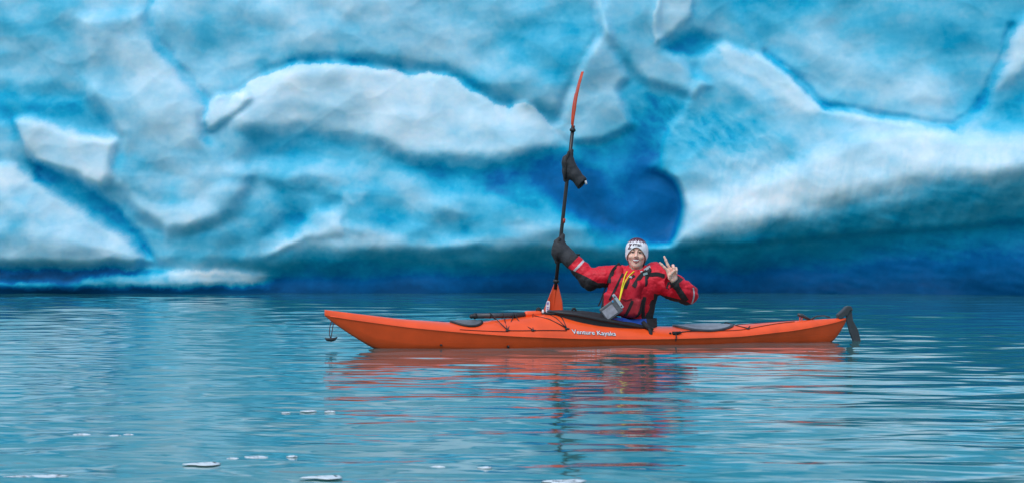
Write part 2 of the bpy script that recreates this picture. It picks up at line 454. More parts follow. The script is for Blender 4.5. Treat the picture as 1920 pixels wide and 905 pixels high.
    o = mesh_obj('iceberg', verts, faces, ice_material())
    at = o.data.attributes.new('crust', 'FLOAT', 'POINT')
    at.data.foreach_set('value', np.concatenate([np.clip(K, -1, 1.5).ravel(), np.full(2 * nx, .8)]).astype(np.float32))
    return o

def ice_material():
    m = bpy.data.materials.new('glacier_ice'); m.use_nodes = True
    nt = m.node_tree; b = nt.nodes['Principled BSDF']; L = nt.links.new
    a = nt.nodes.new('ShaderNodeAttribute'); a.attribute_name = 'crust'
    tcn = nt.nodes.new('ShaderNodeTexCoord')
    n = nt.nodes.new('ShaderNodeTexNoise'); n.inputs['Scale'].default_value = 12; n.inputs['Detail'].default_value = 8; n.inputs['Roughness'].default_value = .6
    L(tcn.outputs['Object'], n.inputs['Vector'])
    s = nt.nodes.new('ShaderNodeMath'); s.operation = 'MULTIPLY_ADD'; s.inputs[1].default_value = .20; 
    L(n.outputs['Fac'], s.inputs[0])
    o1 = nt.nodes.new('ShaderNodeMath'); o1.operation = 'SUBTRACT'; o1.inputs[1].default_value = .10
    L(a.outputs['Fac'], o1.inputs[0]); L(o1.outputs[0], s.inputs[2])
    mr_ = nt.nodes.new('ShaderNodeMapRange'); mr_.inputs['From Min'].default_value = -.6; mr_.inputs['From Max'].default_value = 1.2
    L(s.outputs[0], mr_.inputs['Value'])
    cr = nt.nodes.new('ShaderNodeValToRGB'); e = cr.color_ramp.elements
    e[0].position = 0.0; e[0].color = (.001, .082, .225, 1)
    e[1].position = 1.0; e[1].color = (.84, .92, .96, 1)
    for p, c in ((.18, (.002, .17, .45, 1)), (.34, (.008, .41, .64, 1)), (.48, (.11, .535, .735, 1)), (.62, (.30, .64, .80, 1)), (.80, (.56, .78, .88, 1))):
        k = e.new(p); k.color = c
    L(mr_.outputs[0], cr.inputs[0]); L(cr.outputs[0], b.inputs['Base Color'])
    b.inputs['Roughness'].default_value = .42
    b.inputs['IOR'].default_value = 1.31
    b.inputs['Specular IOR Level'].default_value = .14
    n2 = nt.nodes.new('ShaderNodeTexNoise'); n2.inputs['Scale'].default_value = 7; n2.inputs['Detail'].default_value = 3; n2.inputs['Roughness'].default_value = .65
    L(tcn.outputs['Object'], n2.inputs['Vector'])
    bp = nt.nodes.new('ShaderNodeBump'); bp.inputs['Strength'].default_value = .02; bp.inputs['Distance'].default_value = .01
    b.inputs['Subsurface Weight'].default_value = .22; b.inputs['Subsurface Radius'].default_value = (.12, .60, .85); b.inputs['Subsurface Scale'].default_value = .3
    L(n2.outputs['Fac'], bp.inputs['Height'])
    L(bp.outputs[0], b.inputs['Normal'])
    return m

iceberg = build_iceberg()
tag(iceberg, 'huge blue and white iceberg with a carved arch and undercut rising behind the kayak', 'iceberg')

# ================================================================== water
def water_material():
    m = bpy.data.materials.new('glacial_water'); m.use_nodes = True
    nt = m.node_tree; b = nt.nodes['Principled BSDF']; L = nt.links.new
    b.inputs['Base Color'].default_value = (.026, .150, .146, 1)
    b.inputs['Roughness'].default_value = .05
    b.inputs['IOR'].default_value = 1.333
    tcn = nt.nodes.new('ShaderNodeTexCoord')
    n = nt.nodes.new('ShaderNodeTexNoise'); n.inputs['Scale'].default_value = 14; n.inputs['Detail'].default_value = 3
    L(tcn.outputs['Object'], n.inputs['Vector'])
    bp = nt.nodes.new('ShaderNodeBump'); bp.inputs['Strength'].default_value = .05; bp.inputs['Distance'].default_value = .006
    L(n.outputs['Fac'], bp.inputs['Height']); L(bp.outputs[0], b.inputs['Normal'])
    return m

def build_water():
    ys = [5.0]
    while ys[-1] < 62: ys.append(ys[-1] + max(.016, ys[-1] * .0014))
    ys = np.array([-3000, -300, -30, 0, 3] + ys + [70, 90, 150, 400, 1500, 6000])
    us = np.concatenate([np.linspace(-.235, .235, 560)])
    xi = us[None, :] * np.clip(ys, 5, 62)[:, None]
    far = np.array([2.0, 8.0, 40.0, 300.0, 3000.0])
    xl = xi[:, :1] - far[::-1][None, :]; xr = xi[:, -1:] + far[None, :]
    X = np.concatenate([xl, xi, xr], 1)
    Y = np.repeat(ys[:, None], X.shape[1], 1)
    Z = np.zeros_like(X)
    rng = np.random.RandomState(11)
    dsp = np.clip(Y, 5, 62)
    edge = np.ones_like(X); edge[:, :5] = 0; edge[:, -5:] = 0
    edge = edge * ((Y > 4.5) & (Y < 62.5))
    for i in range(54):
        lam = .13 * (1.7 / .13) ** (rng.rand() ** 1.15)
        th = R(90) + rng.randn() * R(38)          # wind blows roughly along the view
        k = 2 * math.pi / lam
        sl = .0060 * (1 + .4 * rng.randn()) * (lam / .5) ** .12
        fade = sstep(1.6, 3.6, lam / (dsp * .0014))
        ph = rng.rand() * 6.283
        # slow patches of stiller and livelier water
        Z = Z + fade * sl / k * np.sin(k * (X * math.cos(th) + Y * math.sin(th)) + ph)
    gust = .75 + .55 * fbm(X / 2.2, Y / 3.1, 3)
    Z = Z * edge * np.clip(gust, .25, 1.6)
    nz, nx = X.shape
    idx = np.arange(nz * nx).reshape(nz, nx)
    q = np.stack([idx[:-1, :-1], idx[:-1, 1:], idx[1:, 1:], idx[1:, :-1]], -1).reshape(-1, 4)
    o = mesh_obj('water', np.stack([X, Y, Z], -1).reshape(-1, 3), q, water_material())
    return tag(o, kind='structure')
water = build_water()

# small pieces of ice floating low in the foreground
M_chip = principled('floating_ice', (.64, .74, .78), rough=.45, var=.06, vscale=30, bump=.3, bscale=60)
def ice_chip(px, py, w, h, label):
    d = FPX * CAM_H / (py - 422); c = Vector(((px - 960) / FPX * d, d, .16 * h / FPX * d))
    rnd = random.Random(int(px * 7 + py)); wx_ = w / FPX * d / 2; hz = .55 * h / FPX * d
    n, m = 18, 8; V = []; F_ = []
    for i in range(m + 1):
        th = math.pi * i / m
        for k in range(n):
            ph = 2 * math.pi * k / n
            j = 1 + .22 * math.sin(3 * ph + px) + .14 * math.sin(5 * ph + py) + .08 * rnd.uniform(-1, 1)
            V.append((wx_ * j * math.sin(th) * math.cos(ph), wx_ * .7 * j * math.sin(th) * math.sin(ph), hz * (1 + .3 * math.sin(2 * ph + px)) * math.cos(th) * (1 if th < 1.57 else .8)))
    for i in range(m):
        for k in range(n):
            F_.append((i * n + k, (i + 1) * n + k, (i + 1) * n + (k + 1) % n, i * n + (k + 1) % n))
    o = mesh_obj('ice_chip', V, F_, M_chip); o.location = c
    bm = bmesh.new(); bm.from_mesh(o.data); bmesh.ops.remove_doubles(bm, verts=bm.verts, dist=1e-6); bmesh.ops.recalc_face_normals(bm, faces=bm.faces); bm.to_mesh(o.data); bm.free()
    tag(o, label, 'ice chip', 'white ice chips floating in the foreground water')
for a in [(25, 895, 70, 5, 'white ice chip floating in the bottom left corner, cut by the picture edge'),
          (88, 893, 66, 5, 'long flat white ice chip just right of the one in the bottom left corner'),
          (382, 870, 70, 5, 'longest white ice chip lying alone left of centre in the foreground'),
          (436, 860, 24, 4, 'small white ice chip nearest the upper right end of the longest one'),
          (478, 857, 42, 4, 'medium white ice chip in the middle of a short row right of the longest one'),
          (547, 856, 20, 4, 'small white ice chip at the right end of the short row of ice chips'),
          (152, 815, 34, 4, 'leftmost white ice chip of the trio on the left side'),
          (214, 818, 26, 4.5, 'middle white ice chip of the trio on the left side'),
          (240, 815, 20, 3.5, 'rightmost white ice chip of the trio on the left side'),
          (578, 771, 28, 4, 'white ice chip left of the kayak reflection, the middle of the far row'),
          (618, 772, 20, 4, 'white ice chip at the edge of the kayak reflection, right end of the far row'),
          (535, 774, 16, 3, 'tiny white ice chip at the left end of the far row'),
          (608, 895, 78, 5, 'wide white ice chip at the bottom edge below the kayak bow'),
          (820, 876, 28, 5, 'white ice chip below the kayak middle, left one of a pair'),
          (910, 877, 26, 4.5, 'white ice chip below the kayak middle, right one of a pair'),
          (1056, 903, 80, 6, 'white ice chip cut by the bottom edge under the paddle reflection')]:
    ice_chip(*a)
# ================================================================== kayak
TH = R(20)
KX, KY = 0.726, 22.0
M_orange = principled('orange_plastic', (.92, .10, .018), rough=.30, spec=.5, var=.10, vscale=6, bump=.06, bscale=25)
def scuff(m):
    """long scratches along the hull and a wet band at the waterline"""
    nt = m.node_tree; b = nt.nodes['Principled BSDF']; L = nt.links.new
    src = b.inputs['Base Color'].links[0].from_socket
    tcn = nt.nodes.new('ShaderNodeTexCoord'); mp = nt.nodes.new('ShaderNodeMapping'); mp.inputs['Scale'].default_value = (1.2, 26, 60)
    L(tcn.outputs['Object'], mp.inputs['Vector'])
    n = nt.nodes.new('ShaderNodeTexNoise'); n.inputs['Scale'].default_value = 3; n.inputs['Detail'].default_value = 5; n.inputs['Roughness'].default_value = .7
    L(mp.outputs[0], n.inputs['Vector'])
    r = nt.nodes.new('ShaderNodeMapRange'); r.inputs['From Min'].default_value = .56; r.inputs['From Max'].default_value = .72; r.inputs['To Max'].default_value = .35
    L(n.outputs['Fac'], r.inputs['Value'])
    mxn = nt.nodes.new('ShaderNodeMix'); mxn.data_type = 'RGBA'; mxn.inputs[7].default_value = (.50, .10, .05, 1)
    L(r.outputs[0], mxn.inputs[0]); L(src, mxn.inputs[6]); L(mxn.outputs[2], b.inputs['Base Color'])
    sp = nt.nodes.new('ShaderNodeSeparateXYZ'); L(tcn.outputs['Object'], sp.inputs[0])
    w = nt.nodes.new('ShaderNodeMapRange'); w.inputs['From Min'].default_value = .012; w.inputs['From Max'].default_value = .05; w.inputs['To Min'].default_value = .10; w.inputs['To Max'].default_value = .30
    L(sp.outputs['Z'], w.inputs['Value']); L(w.outputs[0], b.inputs['Roughness'])
scuff(M_orange)
M_black = principled('black_rubber', (.018, .019, .021), rough=.5, var=.2, vscale=30)
M_web = principled('black_webbing', (.016, .016, .018), rough=.8, var=.25, vscale=80)
M_dark = principled('dark_grey_plastic', (.045, .052, .06), rough=.4, var=.2, vscale=25)
M_grey = principled('grey_hatch_rubber', (.11, .125, .14), rough=.42, var=.15, vscale=18, bump=.1, bscale=60)
M_pale = principled('pale_hatch_rubber', (.24, .27, .30), rough=.4, var=.15, vscale=18, bump=.1, bscale=60)
M_rope = principled('dark_red_cord', (.10, .018, .014), rough=.75)
M_white = principled('white_print', (.82, .83, .85), rough=.5)
M_ink = principled('navy_print', (.012, .014, .04), rough=.5)

_S = lambda xs, ys: (lambda s: np.interp(s, xs, ys))
def smooth_tab(xs, ys):
    xs = np.array(xs, float); ys = np.array(ys, float)
    d = np.linspace(xs[0], xs[-1], 400); v = np.interp(d, xs, ys)
    k = np.hanning(25); k /= k.sum()
    vp = np.pad(v, 12, mode='reflect', reflect_type='odd'); v = np.convolve(vp, k, 'valid')
    return lambda s: np.interp(s, d, v)
k_beam = smooth_tab([-2.46, -2.40, -2.2, -2.0, -1.5, -1.0, -.4, .2, .8, 1.4, 2.0, 2.35, 2.47], [.010, .022, .055, .09, .168, .225, .268, .282, .262, .2, .108, .05, .016])
k_gun = smooth_tab([-2.46, -2.2, -1.76, -1.29, -.82, -.3, .25, .6, 1.3, 1.9, 2.25, 2.47], [.292, .25, .186, .138, .100, .075, .060, .058, .064, .108, .155, .196])
k_top = smooth_tab([-2.46, -2.2, -1.78, -1.27, -1.08, -.95, -.77, -.53, -.38, -.1, .3, .58, .95, 1.33, 2.0, 2.47], [.334, .300, .247, .208, .212, .228, .244, .276, .280, .25, .19, .152, .146, .150, .186, .204])
k_keel = smooth_tab([-2.46, -2.43, -2.3, -2.03, -1.75, -1.2, 0, 1.0, 1.9, 2.2, 2.37, 2.44, 2.47], [.285, .258, .165, -.002, -.075, -.10, -.11, -.10, -.085, -.07, -.005, .10, .16])

def deck_pt(s, q, off=0.0):
    """a point on the deck in kayak space; q = -1 near gunwale, 0 centre line, 1 far gunwale"""
    b = float(k_beam(s)); g = float(k_gun(s)); t = float(k_top(s))
    a = max(0.0, 1 - abs(q) ** 2.0)
    return Vector((s, q * b, g + (t - g) * a ** .72 + off))
def deck_n(s, q):
    e = .004
    u = deck_pt(s + e, q) - deck_pt(s - e, q); v = deck_pt(s, min(.999, q + .02)) - deck_pt(s, max(-.999, q - .02))
    return u.cross(v).normalized()
def k_world(p):
    return Vector((KX + p[0] * math.cos(TH) - p[1] * math.sin(TH), KY + p[0] * math.sin(TH) + p[1] * math.cos(TH), p[2]))
def s_of(px, q):
    """station along the kayak whose deck point lies px plan units to the right of the left margin"""
    lo, hi = -2.46, 2.47
    for _ in range(40):
        m = .5 * (lo + hi); w = k_world(deck_pt(m, q))
        if 960 + FPX * w.x / w.y < px: lo = m
        else: hi = m
    return .5 * (lo + hi)
def on_deck(px, q, off=0.0):
    s = s_of(px, q)
    return deck_pt(s, q) + deck_n(s, q) * off
def centre_plane(px, py, lat=0.0):
    """kayak-space point at lateral offset lat"""
    lo, hi = -3, 3
    for _ in range(40):
        m = .5 * (lo + hi); w = k_world((m, lat, 0))
        if 960 + FPX * w.x / w.y < px: lo = m
        else: hi = m
    w = k_world((lo, lat, 0))
    return Vector((lo, lat, CAM_H + (422 - py) * w.y / FPX))

kayak = empty('kayak', (KX, KY, 0), TH)
tag(kayak, 'orange plastic sea kayak with black rudder floating on the blue water before the iceberg', 'kayak')

def build_hull():
    ss = np.concatenate([np.linspace(-2.46, -2.2, 22)[:-1], np.linspace(-2.2, 2.3, 150)[:-1], np.linspace(2.3, 2.47, 16)])
    NA, NB = 22, 12
    verts = []; 
    for s in ss:
        b, g, t, k = float(k_beam(s)), float(k_gun(s)), float(k_top(s)), float(k_keel(s))
        k = min(k, g - .006)
        h = g - k
        fl = sstep(1.2, 2.3, abs(s))
        # near side hull from keel up
        prof = [(0, 0), (.30 - .08 * fl, .10), (.62 - .2 * fl, .25), (.80 - .2 * fl, .40), (.835 - .18 * fl, .47), (.89 - .12 * fl, .62), (.95 - .05 * fl, .80), (.985, .93), (1.012, .985)]
        ring = [(-b * w_, k + h * z_) for w_, z_ in prof]
        # deck
        for i in range(NA + 1):
            q = -1 + 2 * i / NA
            q = math.sin(q * math.pi / 2)
            p = deck_pt(s, q)
            ring.append((p.y, p.z + .0025))
        ring += [(b * w_, k + h * z_) for w_, z_ in prof[:0:-1]]
        verts.append([(s, y, z) for y, z in ring])
    n = len(verts[0]); V = [p for r_ in verts for p in r_]; Fc = []
    for i in range(len(ss) - 1):
        for j in range(n):
            q = (i * n + j, i * n + (j + 1) % n, (i + 1) * n + (j + 1) % n, (i + 1) * n + j)
            c = np.mean([V[x] for x in q], 0)
            if c[2] > k_gun(c[0]) + .01 and ((c[0] - .08) / .47) ** 2 + (c[1] / .185) ** 2 < 1:
                continue                                    # the cockpit opening
            Fc.append(q[::-1])
    Fc.append(tuple(range(n))); Fc.append(tuple((len(ss) - 1) * n + j for j in range(n - 1, -1, -1)))
    o = mesh_obj('hull', V, Fc, M_orange, kayak)
    bm = bmesh.new(); bm.from_mesh(o.data); bmesh.ops.recalc_face_normals(bm, faces=bm.faces); bm.to_mesh(o.data); bm.free()
    return o
hull = build_hull()

# gunwale seam, a narrow bead round the hull
mb = MB()
for sgn in (-1, 1):
    pts = [(s, sgn * (float(k_beam(s)) + .003), float(k_gun(s)) - .004) for s in np.linspace(-2.42, 2.45, 90)]
    mb.tube(pts, .0045, 6)
mb.build('seam', M_orange, kayak)

# cockpit coaming
def coam(ph, grow=0.0):
    s = .08 + (.50 + grow) * math.cos(ph)
    c, sn = math.cos(ph), math.sin(ph)
    y = (.205 + grow) * math.copysign(abs(sn) ** .8, sn)
    z = float(np.interp(s, [-.46, -.25, -.05, .3, .62], [.297, .270, .228, .165, .118])) + .004
    return Vector((s, y, z))
mb = MB()
NC = 72
ring_pts = [coam(2 * math.pi * i / NC) for i in range(NC + 1)]
mb.tube(ring_pts, .0155, 10, cap=False)
v = []; f = []
for i in range(NC):
    p = coam(2 * math.pi * i / NC)
    d = Vector((p.x - .08, p.y, 0)) * .97 + Vector((.08, 0, 0))
    v += [p + Vector((0, 0, .004)), Vector((d.x, d.y, p.z - .075))]
for i in range(NC):
    a, b_ = 2 * i, 2 * ((i + 1) % NC)
    f.append((a, b_, b_ + 1, a + 1))
mb.add(v, f)
mb.build('coaming', M_black, kayak)

# hatch covers following the deck
def hatch(px0, px1, qw, mat_rim, mat_top):
    s0, s1 = s_of(px0, -.25), s_of(px1, -.25); c = .5 * (s0 + s1); h = .5 * (s1 - s0)
    def pt(r_, ph, off):
        s = c + h * r_ * math.cos(ph); q = qw * r_ * math.sin(ph) - .12
        return deck_pt(s, q) + deck_n(s, q) * off
    N = 48; prof = [(1.0, -.004), (1.02, .010), (1.0, .018), (.94, .021), (.90, .017)]
    V = [pt(r_, 2 * math.pi * i / N, o_) for r_, o_ in prof for i in range(N)]; F_ = []
    for k in range(len(prof) - 1):
        for i in range(N):
            F_.append((k * N + i, k * N + (i + 1) % N, (k + 1) * N + (i + 1) % N, (k + 1) * N + i))
    rim = mesh_obj('hatch_cover', V, F_, mat_rim, kayak)
    prof = [(.90, .017), (.80, .020), (.62, .0215), (.60, .0265), (.5, .027), (.25, .027)]
    V = [pt(r_, 2 * math.pi * i / N, o_) for r_, o_ in prof for i in range(N)] + [pt(0, 0, .027)]; F_ = []
    for k in range(len(prof) - 1):
        for i in range(N):
            F_.append((k * N + i, k * N + (i + 1) % N, (k + 1) * N + (i + 1) % N, (k + 1) * N + i))
    b0 = (len(prof) - 1) * N
    F_ += [(b0 + i, b0 + (i + 1) % N, len(V) - 1) for i in range(N)]
    mesh_obj('hatch_lid', V, F_, mat_top, rim)
    for o in col.objects:
        if o.name.startswith(('hatch_cover', 'hatch_lid')):
            bm = bmesh.new(); bm.from_mesh(o.data); bmesh.ops.recalc_face_normals(bm, faces=bm.faces); bm.to_mesh(o.data); bm.free()
    return rim
hatch(846, 906, .62, M_black, M_grey)
hatch(1266, 1376, .66, M_dark, M_pale)

# deck fittings with bungee cord laced between them
fit = {}
def fitting(px, q, big=1.0):
    p = on_deck(px, q, .004)
    m_ = MB(); s = s_of(px, abs(q) * (-1 if q < 0 else 1))
    m_.ball(p, (.017 * big, .012 * big, .011 * big), 10, 6)
    m_.ball(p + Vector((.02 * big, 0, .001)), (.009 * big, .008 * big, .007 * big), 8, 5)
    m_.build('deck_fitting', M_black, kayak)
    return p + deck_n(s, q) * .008
A = fitting(951, -.90); B = fitting(999, -.90); C_ = fitting(1062, -.86)
A2 = fitting(960, .90); B2 = fitting(1008, .90); C2 = fitting(1070, .86)
ru = lambda px, py, lat=0.0: centre_plane(px, py, lat)
def cord(name, runs, r=.0042, mat=None):
    m_ = MB()
    for run in runs:
        m_.tube(run, r, 6)
    return m_.build(name, mat or M_black, kayak)
over = lambda px, py: ru(px, py - 4, -.02)
cord('bungee_cord', [[A, ru(933, 600, -.13), over(919, 590)], [over(919, 590), ru(922, 594, .07), A2], [A, ru(948, 606, -.13), over(943, 590)], [over(943, 590), ru(948, 594, .07), A2],
                     [A, ru(957, 606, -.13), over(965, 589)], [over(965, 589), ru(970, 594, .07), A2]])
cord('bungee_cord', [[B, ru(975, 604, -.13), over(962, 589)], [B, ru(998, 604, -.13), over(1000, 587)], [over(1000, 587), ru(1003, 594, .07), B2],
                     [C_ + Vector((0, 0, .002)), on_deck(1030, -.55, .006), on_deck(1002, -.25, .006)], [C_, on_deck(1043, -.5, .006), on_deck(1026, -.15, .006)], [C_, on_deck(1054, -.5, .006), on_deck(1044, -.2, .006)]])
dl = [on_deck(px, -.93, .005) for px in np.linspace(862, 951, 10)]
cord('deck_line', [dl, [on_deck(px, -.90, .006) for px in np.linspace(951, 1062, 12)]], .0032, M_rope)
cord('deck_line', [[on_deck(px, .2, .005) for px in np.linspace(1376, 1497, 12)], [on_deck(px, -.75 + .4 * sstep(1380, 1490, px), .005) for px in np.linspace(1278, 1490, 14)]], .0032, M_rope)
D_ = fitting(1402, -.72, .8); fitting(1349, .35, .8)
cord('bungee_cord', [[on_deck(1349, .35, .006), on_deck(1362, .1, .03), on_deck(1385, -.35, .006), D_], [D_, on_deck(1406, -.5, .008)]], .0045)
# buckle and strap end beside the rear hatch, with its tail over the side
mb = MB(); p = on_deck(1266, -.86, .012); mb.box(p, (.028, .012, .014)); mb.ball(p + Vector((.04, 0, .004)), (.02, .01, .012)); mb.ball(p + Vector((-.05, 0, .0)), (.012, .008, .008))
mb.tube([p + Vector((-.006, -.02, -.005)), p + Vector((-.012, -.045, -.03)), p + Vector((-.02, -.05, -.07))], .006, 6)
mb.build('strap_buckle', M_web, kayak)
mb = MB(); mb.tube([on_deck(1275, -.8, .006), on_deck(1295, -.72, .008), on_deck(1318, -.74, .006)], .004, 6); mb.build('bungee_cord', M_black, kayak)
# small black plugs low on the hull side
for px, py in ((827, 646), (953, 649)):
    for lat in [float(-k_beam(centre_plane(px, py, -.2).x)) * .93]:
        p = centre_plane(px, py, lat); mb = MB(); mb.ball(p, (.011, .02, .014 if px > 900 else .009)); mb.build('hull_plug', M_black, kayak)
p = centre_plane(1570, 606, -.03); mb = MB(); mb.ball(p, (.008, .008, .012)); mb.build('hull_plug', M_black, kayak)
# grab loop of the spray deck at the coaming's front end
mb = MB(); p = ru(1076, 584, -.05)
mb.tube([p + Vector((.03 * math.cos(a) * .7, 0, .03 * math.sin(a))) for a in np.linspace(0, 2 * math.pi, 13)], .009, 6, cap=False)
mb.tube([p + Vector((.02, 0, -.005)), ru(1088, 592, -.06), ru(1096, 595, -.08)], .008, 6)
mb.build('grab_loop', M_web, kayak)
# bow toggle on its cord
mb = MB(); a0 = ru(623, 597); t0 = ru(620.5, 634)
mb.tube([a0, ru(618.5, 612), ru(617.5, 626), t0], .0035, 6); mb.tube([ru(626, 601), ru(623, 618), t0], .0035, 6)
tg = mb.build('toggle_cord', M_rope, kayak)
mb = MB(); mb.tube([t0 + Vector((-.052, 0, .006)), t0 + Vector((-.035, 0, -.006)), t0 + Vector((0, 0, -.010)), t0 + Vector((.035, 0, -.004)), t0 + Vector((.056, 0, .012))], [.004, .013, .017, .013, .004], 10)
mb.build('toggle_handle', M_black, tg)
# stern carry handle
mb = MB(); mb.tube([ru(1496, 589), ru(1504, 591), ru(1518, 598)], [.014, .017, .012], 10)
mb.tube([ru(1522, 599), ru(1530, 592), ru(1545, 591), ru(1556, 594)], .006, 6); mb.tube([ru(1518, 598), ru(1530, 593)], .006, 6)
sh = mb.build('stern_handle', M_dark, kayak)
mb = MB(); mb.tube([ru(1499, 604), ru(1500, 592)], .005, 6); mb.tube([ru(1503, 604), ru(1504, 592)], .005, 6); mb.build('handle_cord', M_orange, sh)
# rudder
def slab(pts, th, lat=0.0):
    P = [ru(x, y, lat) for x, y in pts]; n = len(P); o = Vector((0, th / 2, 0))
    return [p - o for p in P] + [p + o for p in P], [tuple(range(n)), tuple(range(2 * n - 1, n - 1, -1))] + [((i + 1) % n, i, n + i, n + (i + 1) % n) for i in range(n)]
zp = lambda X, Y: (1480 + X / 11.31, 565 + Y / 11.31)
rud = empty('rudder'); rud.parent = kayak
mb = MB(); mb.add(*slab([zp(*p) for p in [(1010, 270), (1100, 190), (1190, 100), (1240, 82), (1290, 95), (1322, 150), (1318, 200), (1262, 190), (1205, 300), (1140, 312), (1050, 395), (1020, 340)]], .055))
mb.build('rudder_bracket', M_dark, rud, smooth=False, bevel=.008)
mb = MB(); mb.add(*slab([zp(*p) for p in [(1215, 190), (1290, 130), (1318, 210), (1345, 400), (1400, 500), (1452, 590), (1502, 800), (1535, 960), (1370, 960), (1332, 800), (1272, 640), (1202, 380)]], .022))
mb.build('rudder_blade', M_dark, rud, smooth=False, bevel=.005)

# lettering on the near side of the deck
def text_mesh(body, size, bold=0.0):
    cu = bpy.data.curves.new('lettering', 'FONT'); cu.body = body; cu.size = size; cu.offset = bold; cu.resolution_u = 3
    o = bpy.data.objects.new('lettering', cu); col.objects.link(o)
    bpy.context.view_layer.update()
    me = bpy.data.meshes.new_from_object(o.evaluated_get(bpy.context.evaluated_depsgraph_get()))
    bpy.data.objects.remove(o); bpy.data.curves.remove(cu)
    bm = bmesh.new(); bm.from_mesh(me)
    for _ in range(2):
        bmesh.ops.subdivide_edges(bm, edges=[e for e in bm.edges if e.calc_length() > size * .12], cuts=1)
    bmesh.ops.triangulate(bm, faces=bm.faces)
    V = [v.co.copy() for v in bm.verts]; F_ = [tuple(v.index for v in f.verts) for f in bm.faces]
    bm.free(); bpy.data.meshes.remove(me)
    return V, F_
def deck_text(body, size, bold, off, mat, name, parent):
    V, F_ = text_mesh(body, size, bold)
    w = max(v.x for v in V); x0 = min(v.x for v in V)
    s0, s1 = s_of(1071, -.86), s_of(1154, -.93)
    out = []
    for v in V:
        u = (v.x - x0) / (w - x0); s = s0 + (s1 - s0) * u
        # slide up the deck side by arc length from a base line
        q = -.955 - .012 * u; need = v.y; p = deck_pt(s, q)
        st = .012
        if need > 0:
            while need > 0 and q < -.3:
                p2 = deck_pt(s, q + st); d = (p2 - p).length
                if d >= need: p = p.lerp(p2, need / d); q += st * need / d; need = 0
                else: need -= d; p = p2; q += st
        else: p = p + Vector((0, 0, need))
        out.append(p + deck_n(s, max(-.98, q)) * off + Vector((0, 0, .0025)))
    return mesh_obj(name, out, F_, mat, parent, smooth=False)
lt = deck_text('Venture Kayaks', .059, .0004, .005, M_white, 'lettering', kayak)
deck_text('Venture Kayaks', .059, .003, .003, M_ink, 'lettering_outline', lt)

# bilge pump held on the foredeck by the bungees
pump = empty('bilge_pump', tuple(k_world(ru(940, 600, -.02))), TH)
pump.location.z = float(k_world(ru(940, 600, -.02)).z)
tag(pump, 'black tube bilge pump with orange grip lying under bungee cords on the foredeck', 'bilge pump')
bpy.context.view_layer.update()
kinv = Matrix.Translation(pump.location) @ Matrix.Rotation(TH, 4, 'Z'); kinv = kinv.inverted()
pl = lambda px, py, lat=-.02: kinv @ k_world(ru(px, py, lat))
mb = MB(); mb.tube([pl(893, 591.5), pl(940, 591), pl(984, 589.5)], .0235, 14); mb.build('pump_tube', M_dark, pump)
mb = MB(); mb.tube([pl(881, 592.5), pl(884, 592.5), pl(886, 592), pl(889, 592), pl(893, 591.5)], [.014, .021, .018, .026, .026], 14)
mb.build('pump_cap', M_black, pump)
for px in (918, 942, 966): mb = MB(); mb.tube([pl(px - 1.2, 591), pl(px + 1.2, 591)], .026, 14); mb.build('pump_band', M_black, pump)
mb = MB(); mb.tube([pl(984, 589), pl(987, 588.5), pl(1010, 588), pl(1014, 588)], [.024, .029, .029, .024], 14); mb.build('pump_grip', M_orange, pump)
mb = MB(); mb.tube([pl(1014, 588), pl(1018, 588), pl(1022, 588.5), pl(1026, 589)], [.02, .024, .024, .016], 12); mb.build('pump_end', M_black, pump)
# deck compass-like black clip and white cap by the cockpit front
mb = MB(); p = ru(1010, 581, -.0); mb.ball(p, (.028, .022, .028)); mb.tube([p + Vector((-.035, 0, -.03)), p, p + Vector((.04, 0, -.015))], .011, 8); mb.tube([p + Vector((0, 0, -.04)), p], .012, 8)
dc = mb.build('deck_clip', M_web, kayak)
mb = MB(); mb.ball(ru(1018, 584, -.03), (.012, .012, .022)); mb.build('clip_tag', M_white, dc)
mb = MB(); mb.tube([ru(1022, 587, -.06), ru(1045, 588.5, -.08), ru(1068, 589.5, -.10)], .008, 8); mb.build('paddle_leash', M_web, kayak)
